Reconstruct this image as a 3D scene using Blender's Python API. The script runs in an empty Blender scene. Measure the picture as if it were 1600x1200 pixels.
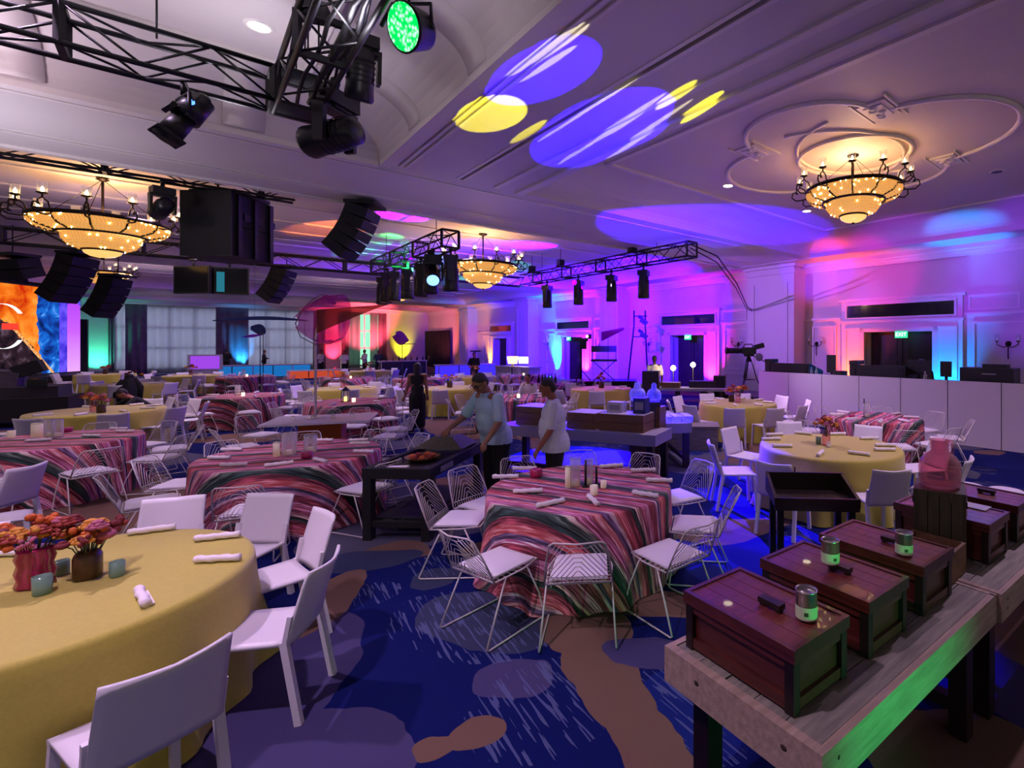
import bpy, bmesh, math, random
from mathutils import Vector, Matrix, Euler, Quaternion
random.seed(7)
S = bpy.context.scene
COL = S.collection
PI = math.pi
R = math.radians
ANG = R(43)                      # the room's own axes are turned 43 degrees from the view
CA, SA = math.cos(ANG), math.sin(ANG)
def W(X, Y, z=0.0):              # room axes (X east, Y north) to world
    return Vector((CA*X - SA*Y, SA*X + CA*Y, z))

# ------------------------------------------------------------------ camera, world, exposure
H_EYE = 2.1
cd = bpy.data.cameras.new('camera'); cam = bpy.data.objects.new('camera', cd); COL.objects.link(cam)
cam.location = (0, 0, H_EYE); cam.rotation_euler = (PI/2, 0, 0)
cd.sensor_width = 36; cd.lens = 17.73; cd.shift_x = -0.1375; cd.shift_y = -0.0394
cd.clip_start = 0.05; cd.clip_end = 200
S.camera = cam
S.view_settings.view_transform = 'Standard'; S.view_settings.look = 'None'
S.view_settings.gamma = 1; S.view_settings.use_curve_mapping = False
S.view_settings.exposure = 1.0
try:
    S.cycles.max_bounces = 6; S.cycles.diffuse_bounces = 3; S.cycles.glossy_bounces = 2
    S.cycles.transmission_bounces = 4; S.cycles.transparent_max_bounces = 12
    S.cycles.sample_clamp_indirect = 4.0; S.cycles.use_light_tree = True
    S.cycles.caustics_reflective = False; S.cycles.caustics_refractive = False
    S.cycles.use_denoising = True
except Exception: pass
wd = bpy.data.worlds.new('world'); S.world = wd; wd.use_nodes = True
wd.node_tree.nodes['Background'].inputs[0].default_value = (0.50, 0.43, 0.44, 1)
wd.node_tree.nodes['Background'].inputs[1].default_value = 0.36

def srgb(h):
    h = h.lstrip('#'); o = []
    for i in (0, 2, 4):
        c = int(h[i:i+2], 16)/255
        o.append(c/12.92 if c <= 0.04045 else ((c+0.055)/1.055)**2.4)
    return tuple(o)

def spot(name, pos, target, color, power, deg, blend=0.15, radius=0.04):
    l = bpy.data.lights.new(name, 'SPOT'); l.color = color; l.energy = power
    l.spot_size = R(deg); l.spot_blend = blend; l.shadow_soft_size = radius
    o = bpy.data.objects.new(name, l); COL.objects.link(o); o.location = pos
    o.rotation_euler = (Vector(target)-Vector(pos)).to_track_quat('-Z', 'Y').to_euler()
    return o
def point(name, pos, color, power, radius=0.1):
    l = bpy.data.lights.new(name, 'POINT'); l.color = color; l.energy = power; l.shadow_soft_size = radius
    o = bpy.data.objects.new(name, l); COL.objects.link(o); o.location = pos
    return o
LAV = (0.80, 0.62, 1.0); PINKW = (0.90, 0.62, 1.0); WARM = (1.0, 0.66, 0.28)
BLUE = (0.02, 0.0, 1.0); VIOLET = (0.12, 0.01, 1.0); PURP = (0.45, 0.12, 1.0)
MAG = (1.0, 0.02, 0.75); CYAN = (0.02, 0.38, 1.0); ORANGE = (1.0, 0.16, 0.03); YEL = (1.0, 0.92, 0.0)
GREEN = (0.02, 1.0, 0.18); TEAL = (0.05, 0.9, 0.5); RED = (1.0, 0.02, 0.06)
# recessed ceiling downlights: the general light on the tables
DOWN = [(-1.2, 2.2), (-1.2, 6.2), (-5.5, 5.0), (7.0, 1.0), (7.4, 6.6), (-5.5, 0.5), (-9.0, 4.0)]
for X, Y in DOWN:
    spot('downlight_beam', W(X, Y, 5.44), W(X, Y, 0), PINKW, 345, 112, 0.8, 0.08)
NDOWN = [(X, Y) for Y in (14.5, 19.5, 29.0, 34.0, 43.0) for X in (-14, -7, 0, 5.5)]
for X, Y in NDOWN:
    spot('downlight_beam', W(X, Y, 5.44), W(X, Y, 0), (0.90, 0.66, 1.0), 290, 112, 0.7, 0.10)
# soft fill spots added below the ceilings to brighten them, no fixtures there
for p, t, c, e in [((-4.0, 3.2, 4.30), (-3.9, 3.4, 5.5), (0.92, 0.82, 1.0), 52),
                   ((-6.6, 4.6, 4.30), (-6.6, 4.7, 5.5), (1.0, 0.78, 0.94), 26),
                   (tuple(W(0.9, 4.2, 4.35)), tuple(W(0.9, 4.4, 5.5)), (0.92, 0.84, 1.0), 30),
                   (tuple(W(0.5, 6.6, 4.35)), tuple(W(0.5, 6.6, 5.5)), (0.92, 0.84, 1.0), 22),
                   (tuple(W(9.0, 4.2, 2.9)), tuple(W(9.0, 4.2, 5.5)), (1.0, 0.46, 0.66), 17),
                   (tuple(W(3.5, 3.4, 2.6)), tuple(W(3.5, 5.2, 4.95)), (0.62, 0.46, 1.0), 9),
                   (tuple(W(4.0, 9.6, 2.8)), tuple(W(4.0, 10.0, 4.95)), (0.70, 0.52, 1.0), 13),
                   (tuple(W(-3.0, 9.6, 2.8)), tuple(W(-3.0, 10.0, 4.95)), (0.88, 0.80, 1.0), 190),
                   (tuple(W(11.0, 9.6, 2.8)), tuple(W(11.0, 10.0, 4.95)), (0.74, 0.40, 0.9), 5)]:
    spot('uplight_or_fill_beam', p, t, c, e, 165, 0.9, 0.12)
for X in (-9, -1, 6):
    for Y in (16.5, 31, 43):
        spot('uplight_or_fill_beam', W(X, Y, 3.6), W(X, Y, 5.5), (0.85, 0.60, 1.0), 40, 168, 0.9, 0.12)
# patterned beams on the beam soffit: blue and yellow
HEAD1 = W(3.2, -2.4, 1.0)          # floor heads standing behind the viewer
def gobo(X, Y, col, e, deg, sx=1, sy=1, bl=.04, src=HEAD1):
    o = spot('moving_head_or_fill_beam', src, W(X, Y, 4.95), col, e, deg, bl, 0.01); o.scale = (sx, sy, 1); return o
gobo(2.76, 4.65, BLUE, 9500, 6.2); gobo(4.08, 5.35, BLUE, 10500, 8.8)
gobo(2.80, 5.95, YEL, 6500, 4.0, 1.15, .85); gobo(4.55, 4.05, YEL, 5000, 3.6, .28, 1); gobo(4.12, 4.05, YEL, 3500, 3.2, .3, 1); gobo(3.40, 6.1, YEL, 5000, 2.6, .3, 1.0)
for X_, Y_, d_, s_ in ((2.56, 4.3, 5.0, .22), (2.72, 4.5, 3.6, .16), (4.17, 5.3, 8.4, .085), (4.55, 5.1, 8.0, .07), (3.60, 5.0, 7.6, .06)): gobo(X_, Y_, (.9, .85, .55), 2600, d_, s_, 1)  # thin pale spots added to imitate streaks where blue and yellow overlap
o = spot('moving_head_or_fill_beam', (-1.8, 3.4, 3.6), W(9.2, 8.35, 5.06), (.04, .0, 1), 24000, 30, 0.15, 0.03); o.scale = (1, .17, 1)
spot('moving_head_or_fill_beam', (-1.8, 3.4, 3.6), W(14.8, 8.5, 4.75), (.08, .0, 1), 6000, 10, 0.5, 0.03)
# blue pools on the carpet
for p, t, e, d in [((-1.4, 12.9, 4.0), (0.9, 7.2, 0), 9000, 17), ((-1.4, 12.9, 4.0), (1.1, 5.5, 0), 9000, 13),
                   ((-3.9, 11.2, 4.0), (-1.5, 9.2, 0), 8000, 26), ((-3.9, 11.2, 4.0), (-1.6, 7.5, 0), 8000, 17)]:
    spot('moving_head_or_fill_beam', p, t, BLUE, e, d, 0.2, 0.03)
# blue-violet wash on the east wall
for Y0, Yt, zt, c, e, d in [(11, 13.2, 3.6, (0.08, 0.0, 1.0), 6500, 64), (14, 17.0, 3.6, (0.045, 0.0, 1.0), 9500, 70), (16.5, 21.5, 3.4, (0.045, 0.0, 1.0), 9500, 70),
                            (18, 29.0, 3.6, (0.06, 0.0, 1.0), 7000, 50)]:
    spot('moving_head_or_fill_beam', W(9.8, Y0, 4.0), W(16.5, Yt, zt), c, e, d, 0.6, 0.04)
spot('moving_head_or_fill_beam', W(9.6, 12.2, 3.9), W(15.6, 10.4, 3.4), (0.35, 0.12, 1.0), 900, 50, 0.5, 0.04)
for X0, Y0, Yt, zt, c, e, d in [(10.5, 5.2, 5.6, 4.5, (0.36, 0.0, .95), 330, 50), (10.5, 3.0, 2.2, 4.1, (0.20, 0.0, 1.0), 360, 56),
                                (10.8, 6.4, 7.2, 4.5, (0.95, 0.0, 0.5), 190, 34)]:
    spot('moving_head_or_fill_beam', W(X0, Y0, 3.2), W(16.5, Yt, zt), c, e, d, 0.5, 0.05)
# coloured floor uplights: room position, colour, power
UPL = [(16.25, 7.75, (1, .08, .008), 420), (16.25, 4.93, (0, .20, 1), 300), (16.25, 13.95, MAG, 300), (16.25, 23.0, MAG, 460), (16.25, 26.0, (0.0, 0.75, 0.55), 420),
       (16.25, 32.6, BLUE, 700), (16.25, 35.0, (1.0, 0.36, 0.05), 260), (14.3, 47.6, YEL, 420), (9.0, 47.6, RED, 900), (3.2, 47.6, CYAN, 600), (-4.0, 47.6, TEAL, 230)]
for X, Y, c, e in UPL:
    if X > 15: spot('uplight_or_fill_beam', W(15.95, Y, .20), W(16.42, Y, 1.75), c, e*1.7, 70, 1.0, 0.03)
    else: spot('uplight_or_fill_beam', W(X, 47.2, .16), W(X, 48, 2.0), c, e*1.2, 95 if X < 0 else 58, 1.0, 0.05)
# top wash from the two uplights by the near door, wash on the far wall, green on the bench edge
spot('uplight_or_fill_beam', W(15.9, 7.9, .3), W(15.7, 7.9, 5.0), (1, .05, .01), 800, 24, 0.6, 0.05)
spot('uplight_or_fill_beam', W(15.9, 4.6, .3), W(15.6, 4.2, 5.0), (0, .24, 1), 900, 28, 0.6, 0.05)
spot('uplight_or_fill_beam', W(12.0, 45.5, .3), W(11.0, 48, 5.0), (1.0, 0.10, 0.16), 2600, 75, 0.7, 0.05)
spot('uplight_or_fill_beam', W(13.0, 41.0, .3), W(16.5, 43.5, 4.4), (1.0, 0.16, 0.20), 620, 80, 0.8, 0.05)
spot('uplight_or_fill_beam', W(13.5, 36.0, .3), W(16.5, 37.0, 4.2), (1.0, 0.30, 0.14), 260, 60, 0.8, 0.05)
spot('par_can_beam', (1.62, 1.05, .74), (1.02, 2.02, .70), (0.0, 1.0, 0.25), 27, 70, 0.9, 0.04)
spot('par_can_beam', W(-12, 38, 4.2), (-24.4, 22.4, .7), (0.30, 1.0, 0.02), 9000, 16, 0.5, 0.04)
# colour thrown on the north ceiling
for t, c, e, d in [((-9.3, 17.2, 5.5), GREEN, 1500, 22), ((-9.0, 14.6, 5.5), (1, .22, .05), 900, 24), ((-6.6, 13.4, 5.5), (0.2, 0.0, 1), 2600, 50), ((-8.6, 20.4, 4.9), TEAL, 1800, 16)]:
    spot('moving_head_or_fill_beam', W(4.4, 14.0, 4.1), t, c, e, d, 0.3, 0.03)
spot('moving_head_or_fill_beam', W(9.6, 14.0, 4.1), W(8.5, 17.5, 5.5), (0.15, 0.0, 1), 2600, 75, 0.6, 0.03)
spot('moving_head_or_fill_beam', W(9.6, 17.5, 4.1), W(10.5, 20.3, 5.5), (0.05, 1, 0.15), 160, 36, 0.5, 0.03)
spot('moving_head_or_fill_beam', W(9.6, 9.6, 4.1), W(11.7, 3.2, .6), (0.80, 0.48, 1.0), 620, 58, 0.8, 0.05)  # fill spot added to brighten the booth panels, not a rig head
# magenta light over the tables by the far doors
spot('moving_head_or_fill_beam', W(9.6, 17.5, 4.0), (-0.6, 13.8, .6), (1, 0.08, .9), 700, 22, 0.6, 0.04)
spot('moving_head_or_fill_beam', W(9.7, 12.0, 4.0), W(11.7, 8.2, .5), (0.55, 0.03, 1.0), 700, 34, 0.9, 0.04)

# ------------------------------------------------------------------ materials
MT = {}
def mat(name, col, rough=0.6, metal=0.0, noise=0, namt=0.12, bump=0, bscale=40, emit=None, estr=0, coat=0, sheen=0, stretch=None):
    if name in MT: return MT[name]
    m = bpy.data.materials.new(name); m.use_nodes = True; MT[name] = m
    if isinstance(col, str): col = srgb(col)
    nt = m.node_tree; b = nt.nodes['Principled BSDF']
    b.inputs['Base Color'].default_value = (*col, 1); b.inputs['Roughness'].default_value = rough; b.inputs['Metallic'].default_value = metal
    if coat: b.inputs['Coat Weight'].default_value = coat
    if sheen: b.inputs['Sheen Weight'].default_value = sheen
    if emit is not None:
        b.inputs['Emission Color'].default_value = (*emit, 1); b.inputs['Emission Strength'].default_value = estr
    if noise or bump:
        tc = nt.nodes.new('ShaderNodeTexCoord'); src = tc.outputs['Object']
        if stretch:
            mp = nt.nodes.new('ShaderNodeMapping'); mp.inputs['Scale'].default_value = stretch
            nt.links.new(src, mp.inputs[0]); src = mp.outputs[0]
    if noise:
        n = nt.nodes.new('ShaderNodeTexNoise'); n.inputs['Scale'].default_value = noise; n.inputs['Detail'].default_value = 5
        nt.links.new(src, n.inputs['Vector'])
        r = nt.nodes.new('ShaderNodeValToRGB')
        r.color_ramp.elements[0].position = .3; r.color_ramp.elements[1].position = .7
        r.color_ramp.elements[0].color = (*[max(0, c*(1-namt)) for c in col], 1)
        r.color_ramp.elements[1].color = (*[min(1, c*(1+namt)) for c in col], 1)
        nt.links.new(n.outputs[0], r.inputs[0]); nt.links.new(r.outputs[0], b.inputs['Base Color'])
    if bump:
        n2 = nt.nodes.new('ShaderNodeTexNoise'); n2.inputs['Scale'].default_value = bscale; n2.inputs['Detail'].default_value = 4
        nt.links.new(src, n2.inputs['Vector'])
        bp = nt.nodes.new('ShaderNodeBump'); bp.inputs['Strength'].default_value = bump; bp.inputs['Distance'].default_value = .02
        nt.links.new(n2.outputs[0], bp.inputs['Height']); nt.links.new(bp.outputs[0], b.inputs['Normal'])
    return m
def emis(name, col, s):
    if name in MT: return MT[name]
    m = bpy.data.materials.new(name); m.use_nodes = True; MT[name] = m
    nt = m.node_tree; nt.nodes.clear()
    e = nt.nodes.new('ShaderNodeEmission'); e.inputs[0].default_value = (*col, 1); e.inputs[1].default_value = s
    o = nt.nodes.new('ShaderNodeOutputMaterial'); nt.links.new(e.outputs[0], o.inputs[0]); return m
def glassy(name, col, clear=0.75, rough=0.05):
    if name in MT: return MT[name]
    m = bpy.data.materials.new(name); m.use_nodes = True; MT[name] = m
    nt = m.node_tree; nt.nodes.clear()
    t = nt.nodes.new('ShaderNodeBsdfTransparent'); t.inputs[0].default_value = (*col, 1)
    b = nt.nodes.new('ShaderNodeBsdfPrincipled'); b.inputs['Base Color'].default_value = (*col, 1); b.inputs['Roughness'].default_value = rough
    fr = nt.nodes.new('ShaderNodeLayerWeight'); fr.inputs[0].default_value = .35
    mm = nt.nodes.new('ShaderNodeMath'); mm.operation = 'MULTIPLY_ADD'; mm.inputs[1].default_value = .42; mm.inputs[2].default_value = 1-clear; mm.use_clamp = True
    mx = nt.nodes.new('ShaderNodeMixShader'); o = nt.nodes.new('ShaderNodeOutputMaterial')
    nt.links.new(fr.outputs['Facing'], mm.inputs[0]); nt.links.new(mm.outputs[0], mx.inputs[0])
    nt.links.new(t.outputs[0], mx.inputs[1]); nt.links.new(b.outputs[0], mx.inputs[2]); nt.links.new(mx.outputs[0], o.inputs[0]); return m
def translucent(name, col, alpha=0.8, tcol=None):
    if name in MT: return MT[name]
    m = bpy.data.materials.new(name); m.use_nodes = True; MT[name] = m
    nt = m.node_tree; nt.nodes.clear()
    t = nt.nodes.new('ShaderNodeBsdfTransparent'); t.inputs[0].default_value = (*(tcol or (1, 1, 1)), 1)
    d = nt.nodes.new('ShaderNodeBsdfDiffuse'); d.inputs[0].default_value = (*col, 1)
    l = nt.nodes.new('ShaderNodeBsdfTranslucent'); l.inputs[0].default_value = (*col, 1)
    a = nt.nodes.new('ShaderNodeMixShader'); a.inputs[0].default_value = .5
    nt.links.new(d.outputs[0], a.inputs[1]); nt.links.new(l.outputs[0], a.inputs[2])
    mx = nt.nodes.new('ShaderNodeMixShader'); mx.inputs[0].default_value = alpha
    nt.links.new(t.outputs[0], mx.inputs[1]); nt.links.new(a.outputs[0], mx.inputs[2])
    o = nt.nodes.new('ShaderNodeOutputMaterial'); nt.links.new(mx.outputs[0], o.inputs[0]); return m

M_PAINT = mat('cream_paint', '#d2c9c4', .55, noise=1.5, namt=.03)
M_CEIL = mat('ceiling_paint', '#cfc6c2', .6, noise=.8, namt=.03)
M_TRIM = mat('trim_paint', '#ded6d0', .45)
M_DARKGAP = mat('track_black', '#0a0808', .7)
M_BLACK = mat('black_metal', '#0c0c0e', .45, .2)
M_BLACKM = mat('black_matte', '#0e0e11', .75, bump=.2, bscale=200)
M_BLACKP = mat('black_plastic', '#111114', .38)
M_SCREEN = mat('dark_screen', '#050507', .15)
M_CHAIR = mat('white_plastic', '#dcd6dc', .38, noise=3, namt=.02)
M_WIRE = mat('white_powder_coat', '#cfc6c4', .4, .1)
M_PAD = mat('white_pad', '#dfd8e2', .75, bump=.2, bscale=120)
M_NAP = mat('white_linen', '#e9e1e4', .85, bump=.3, bscale=150)
M_YEL = mat('yellow_linen', '#b4a83c', .7, noise=60, namt=.06, bump=.12, bscale=400, sheen=.3)
M_IRON = mat('bronze_iron', '#1d120e', .45, .6)
M_DOOR = mat('dark_wood_door', '#24140f', .5, noise=6, namt=.3, stretch=(1, 1, .1))
M_CRATE = mat('red_brown_wood', '#4c1c16', .34, noise=7, namt=.38, bump=.15, bscale=30, stretch=(8, 1, 8), coat=.25)
M_CRATETOP = mat('red_brown_lid_wood', '#6a2c26', .42, noise=6, namt=.35, bump=.12, bscale=30, stretch=(1, 9, 9), coat=.4)
M_DKWOOD = mat('dark_brown_wood', '#1b0d0b', .4, noise=7, namt=.4, stretch=(1, 8, 8))
M_PLANK = mat('pale_weathered_wood', '#80796c', .6, noise=5, namt=.3, bump=.25, bscale=25, stretch=(1, 8, 8))
M_PLANKE = mat('pale_edge_wood', '#a08878', .6, noise=5, namt=.22, bump=.2, bscale=25, stretch=(1, 8, 8))
M_KNOT = mat('dark_knot', '#3a2a20', .7)
M_GREY = mat('grey_laminate', '#8d8792', .5, noise=4, namt=.06)
M_WHITELAM = mat('white_laminate', '#bdb6c0', .35)
M_TAN = mat('tan_wood', '#6d4a2c', .5, noise=6, namt=.3, stretch=(1, 8, 8))
M_OLIVE = mat('olive_wood', '#3b3420', .55, noise=6, namt=.35, stretch=(8, 8, 1))
M_TIN = mat('tin', '#b9b4ac', .25, .9)
M_GREENREF = mat('green_reflection', '#b9c9a0', .6)
M_SKIN = mat('skin', '#8f5a45', .55)
M_SKIN2 = mat('skin_tan', '#8a553f', .55)
M_HAIR = mat('black_hair', '#120c0b', .5, bump=.5, bscale=150)
M_SHIRT = mat('pale_blue_shirt', '#a9c0d6', .8, noise=6, namt=.05)
M_SHIRTW = mat('pale_grey_shirt', '#c3cbd2', .8, noise=6, namt=.05)
M_SHIRTP = mat('white_shirt', '#cfc6d0', .8)
M_CLOTHB = mat('black_cloth', '#0b0a0d', .85)
M_SHOE = mat('black_shoe', '#08080a', .4)
M_EYE = mat('dark_eye', '#0a0606', .2)
M_LIP = mat('lip', '#6a3730', .5)
M_FLAME = emis('candle_bulb', (1.0, .72, .30), 8)
M_CRYS = mat('amber_crystal', '#c98f3a', .12, 0, emit=(1.0, .50, .12), estr=.26)
M_GLOW = mat('amber_glow_bowl', '#c89a50', .5, emit=(1.0, .52, .14), estr=.30)
M_DOME = mat('alabaster_dome', '#e7b05a', .4, emit=(1.0, .56, .16), estr=.55)
M_CLEAR = glassy('clear_glass', (.93, .92, .95), .88)
M_CANDLE = mat('ivory_candle', '#e9dfd2', .5, emit=(1, .7, .4), estr=.05)
M_JUG = glassy('pink_glass', (.92, .62, .68), .92)
M_BLUEGL = glassy('blue_glass', (.85, .87, .98), .9)
M_PINKV = mat('magenta_glaze', '#a60c52', .3, coat=.4)
M_BRNV = mat('brown_glaze', '#4a2d16', .35)
M_VOT = mat('sea_green_glass', '#6f8f7c', .2)
M_STEM = mat('green_stem', '#2c3d1c', .6)
M_FL = [mat('orange_petal', '#c05a1c', .7, bump=.6, bscale=60), mat('rust_petal', '#8e2f22', .7, bump=.6, bscale=60),
        mat('dusty_pink_petal', '#a8566c', .7, bump=.6, bscale=60), mat('dark_red_petal', '#6d1820', .7, bump=.6, bscale=60), mat('amber_petal', '#c9862a', .7, bump=.6, bscale=60)]

# ------------------------------------------------------------------ mesh builder
class MB:
    def __init__(s): s.v = []; s.f = []; s.m = []; s.uv = None; s.sm = []
    def add(s, vs, fs, mi=0, smooth=False):
        o = len(s.v); s.v += [tuple(v) for v in vs]
        for f in fs: s.f.append([i+o for i in f]); s.m.append(mi); s.sm.append(smooth)
        return s
    def box(s, c, d, rot=None, mi=0, taper=1.0):
        x, y, z = d[0]/2, d[1]/2, d[2]/2
        vs = [Vector((a*x*(taper if k < 0 else 1), b*y*(taper if k < 0 else 1), k*z)) for k in (-1, 1) for b in (-1, 1) for a in (-1, 1)]
        if rot is not None: vs = [rot @ v for v in vs]
        c = Vector(c); vs = [v+c for v in vs]
        return s.add(vs, [(0, 2, 3, 1), (4, 5, 7, 6), (0, 1, 5, 4), (2, 6, 7, 3), (0, 4, 6, 2), (1, 3, 7, 5)], mi)
    def bb(s, x0, x1, y0, y1, z0, z1, mi=0): return s.box(((x0+x1)/2, (y0+y1)/2, (z0+z1)/2), (x1-x0, y1-y0, z1-z0), None, mi)
    def bar(s, a, b, w, h=None, mi=0, up=(0, 0, 1)):
        a, b = Vector(a), Vector(b); h = h or w; d = b-a; L = d.length; d.normalize()
        u = Vector(up)
        if abs(d.dot(u)) > .98: u = Vector((1, 0, 0))
        x = d.cross(u).normalized(); y = x.cross(d).normalized()
        m = Matrix((x, d, y)).transposed()
        return s.box((a+b)/2, (w, L, h), m, mi)
    def tube(s, pts, r, n=6, mi=0, closed=False, cap=True, smooth=True):
        pts = [Vector(p) for p in pts]; N = len(pts)
        rr = r if isinstance(r, (list, tuple)) else [r]*N
        t0 = (pts[1]-pts[0]).normalized(); u = Vector((0, 0, 1)) if abs(t0.z) < .9 else Vector((1, 0, 0))
        x = t0.cross(u).normalized(); vs = []; prev = t0
        for i, p in enumerate(pts):
            if closed: t = (pts[(i+1) % N]-pts[i-1]).normalized()
            else: t = (pts[min(i+1, N-1)]-pts[max(i-1, 0)]).normalized()
            q = prev.rotation_difference(t); x = (q @ x); x = (x-t*x.dot(t)).normalized(); prev = t
            y = t.cross(x)
            for k in range(n):
                a = 2*PI*k/n; vs.append(p+(x*math.cos(a)+y*math.sin(a))*rr[i])
        fs = []
        for i in range(N if closed else N-1):
            j = (i+1) % N
            for k in range(n): fs.append((i*n+k, i*n+(k+1) % n, j*n+(k+1) % n, j*n+k))
        if cap and not closed: fs += [tuple(range(n-1, -1, -1)), tuple((N-1)*n+k for k in range(n))]
        return s.add(vs, fs, mi, smooth)
    def cyl(s, a, b, r0, r1=None, n=16, mi=0, smooth=True):
        return s.tube([a, b], [r0, r0 if r1 is None else r1], n, mi, smooth=smooth)
    def lathe(s, prof, n=24, c=(0, 0, 0), mi=0, smooth=True, wav=0, wn=0, close=True):
        c = Vector(c); vs = []; N = len(prof)
        for r, z in prof:
            for k in range(n):
                a = 2*PI*k/n; q = r*(1+wav*math.cos(wn*a)) if wav else r
                vs.append(c+Vector((q*math.cos(a), q*math.sin(a), z)))
        fs = []
        for i in range(N-1):
            for k in range(n): fs.append((i*n+k, i*n+(k+1) % n, (i+1)*n+(k+1) % n, (i+1)*n+k))
        if close:
            if prof[0][0] > 1e-4: fs.append(tuple(range(n-1, -1, -1)))
            if prof[-1][0] > 1e-4: fs.append(tuple((N-1)*n+k for k in range(n)))
        return s.add(vs, fs, mi, smooth)
    def ball(s, c, r, nu=12, nv=8, mi=0, rot=None):
        r = r if isinstance(r, (tuple, list)) else (r, r, r); c = Vector(c)
        vs = []
        for i in range(nv+1):
            p = PI*i/nv
            for k in range(nu):
                a = 2*PI*k/nu
                v = Vector((r[0]*math.sin(p)*math.cos(a), r[1]*math.sin(p)*math.sin(a), r[2]*math.cos(p)))
                vs.append(c+(rot @ v if rot is not None else v))
        fs = [(i*nu+k, (i+1)*nu+k, (i+1)*nu+(k+1) % nu, i*nu+(k+1) % nu) for i in range(nv) for k in range(nu)]
        return s.add(vs, fs, mi, True)
    def prism(s, poly, z0, z1, mi=0):
        n = len(poly)
        vs = [(x, y, z0) for x, y in poly]+[(x, y, z1) for x, y in poly]
        return s.add(vs, [tuple(range(n-1, -1, -1)), tuple(range(n, 2*n))]+[(i, (i+1) % n, n+(i+1) % n, n+i) for i in range(n)], mi)
    def grid(s, fn, nu, nv, mi=0, smooth=True, thick=0):
        P = [[Vector(fn(i/nu, j/nv)) for i in range(nu+1)] for j in range(nv+1)]
        vs = [p for row in P for p in row]; w = nu+1
        fs = [(j*w+i, j*w+i+1, (j+1)*w+i+1, (j+1)*w+i) for j in range(nv) for i in range(nu)]
        if thick:
            nrm = []
            for j in range(nv+1):
                for i in range(nu+1):
                    a = P[j][min(i+1, nu)]-P[j][max(i-1, 0)]; b = P[min(j+1, nv)][i]-P[max(j-1, 0)][i]
                    nrm.append(a.cross(b).normalized())
            K = len(vs); vs = vs+[v-n*thick for v, n in zip(vs, nrm)]
            fs = fs+[tuple(k+K for k in reversed(f)) for f in fs]
            edge = [(j*w, (j+1)*w) for j in range(nv)]+[((j+1)*w+nu, j*w+nu) for j in range(nv)]+[(i+1, i) for i in range(nu)]+[(nv*w+i, nv*w+i+1) for i in range(nu)]
            fs += [(a, b, b+K, a+K) for a, b in edge]
        return s.add(vs, fs, mi, smooth)
    def mesh(s, name, mats):
        me = bpy.data.meshes.new(name); me.from_pydata(s.v, [], s.f)
        for m in (mats if isinstance(mats, (list, tuple)) else [mats]): me.materials.append(m)
        me.polygons.foreach_set('material_index', s.m); me.polygons.foreach_set('use_smooth', s.sm)
        me.update(); return me
    def build(s, name, mats, parent=None, loc=None, rz=None):
        return link(name, s.mesh(name, mats), parent, loc, rz)
def link(name, me, parent=None, loc=None, rz=None):
    o = bpy.data.objects.new(name, me); COL.objects.link(o)
    if parent is not None: o.parent = parent
    if loc is not None: o.location = loc
    if rz is not None: o.rotation_euler = (0, 0, rz)
    return o
KIDS = {}
def thing(name, label, cat, loc=(0, 0, 0), rz=0.0, group=None):
    o = bpy.data.objects.new(name, None); COL.objects.link(o); o.empty_display_size = .1
    o.location = loc; o.rotation_euler = (0, 0, rz); tag(o, label, cat, group); return o
def tag(o, label, cat, group=None):
    o['label'] = label; o['category'] = cat
    if group: o['group'] = group
    return o
def struct(o): o['kind'] = 'structure'; return o
def copy_tree(src, parent=None):
    c = src.copy(); COL.objects.link(c)
    if parent is not None: c.parent = parent
    for ch in list(src.children):
        copy_tree(ch, c)
    return c
def place(src, loc, rz, label, group=None, scale=None):
    c = copy_tree(src); c.location = loc; c.rotation_euler = (0, 0, rz); c['label'] = label
    if group: c['group'] = group
    if scale: c.scale = (scale,)*3 if not isinstance(scale, (tuple, list)) else scale
    return c
def drop(src):                      # take an unused pattern thing out again
    for ch in list(src.children): drop(ch)
    bpy.data.objects.remove(src)
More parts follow.
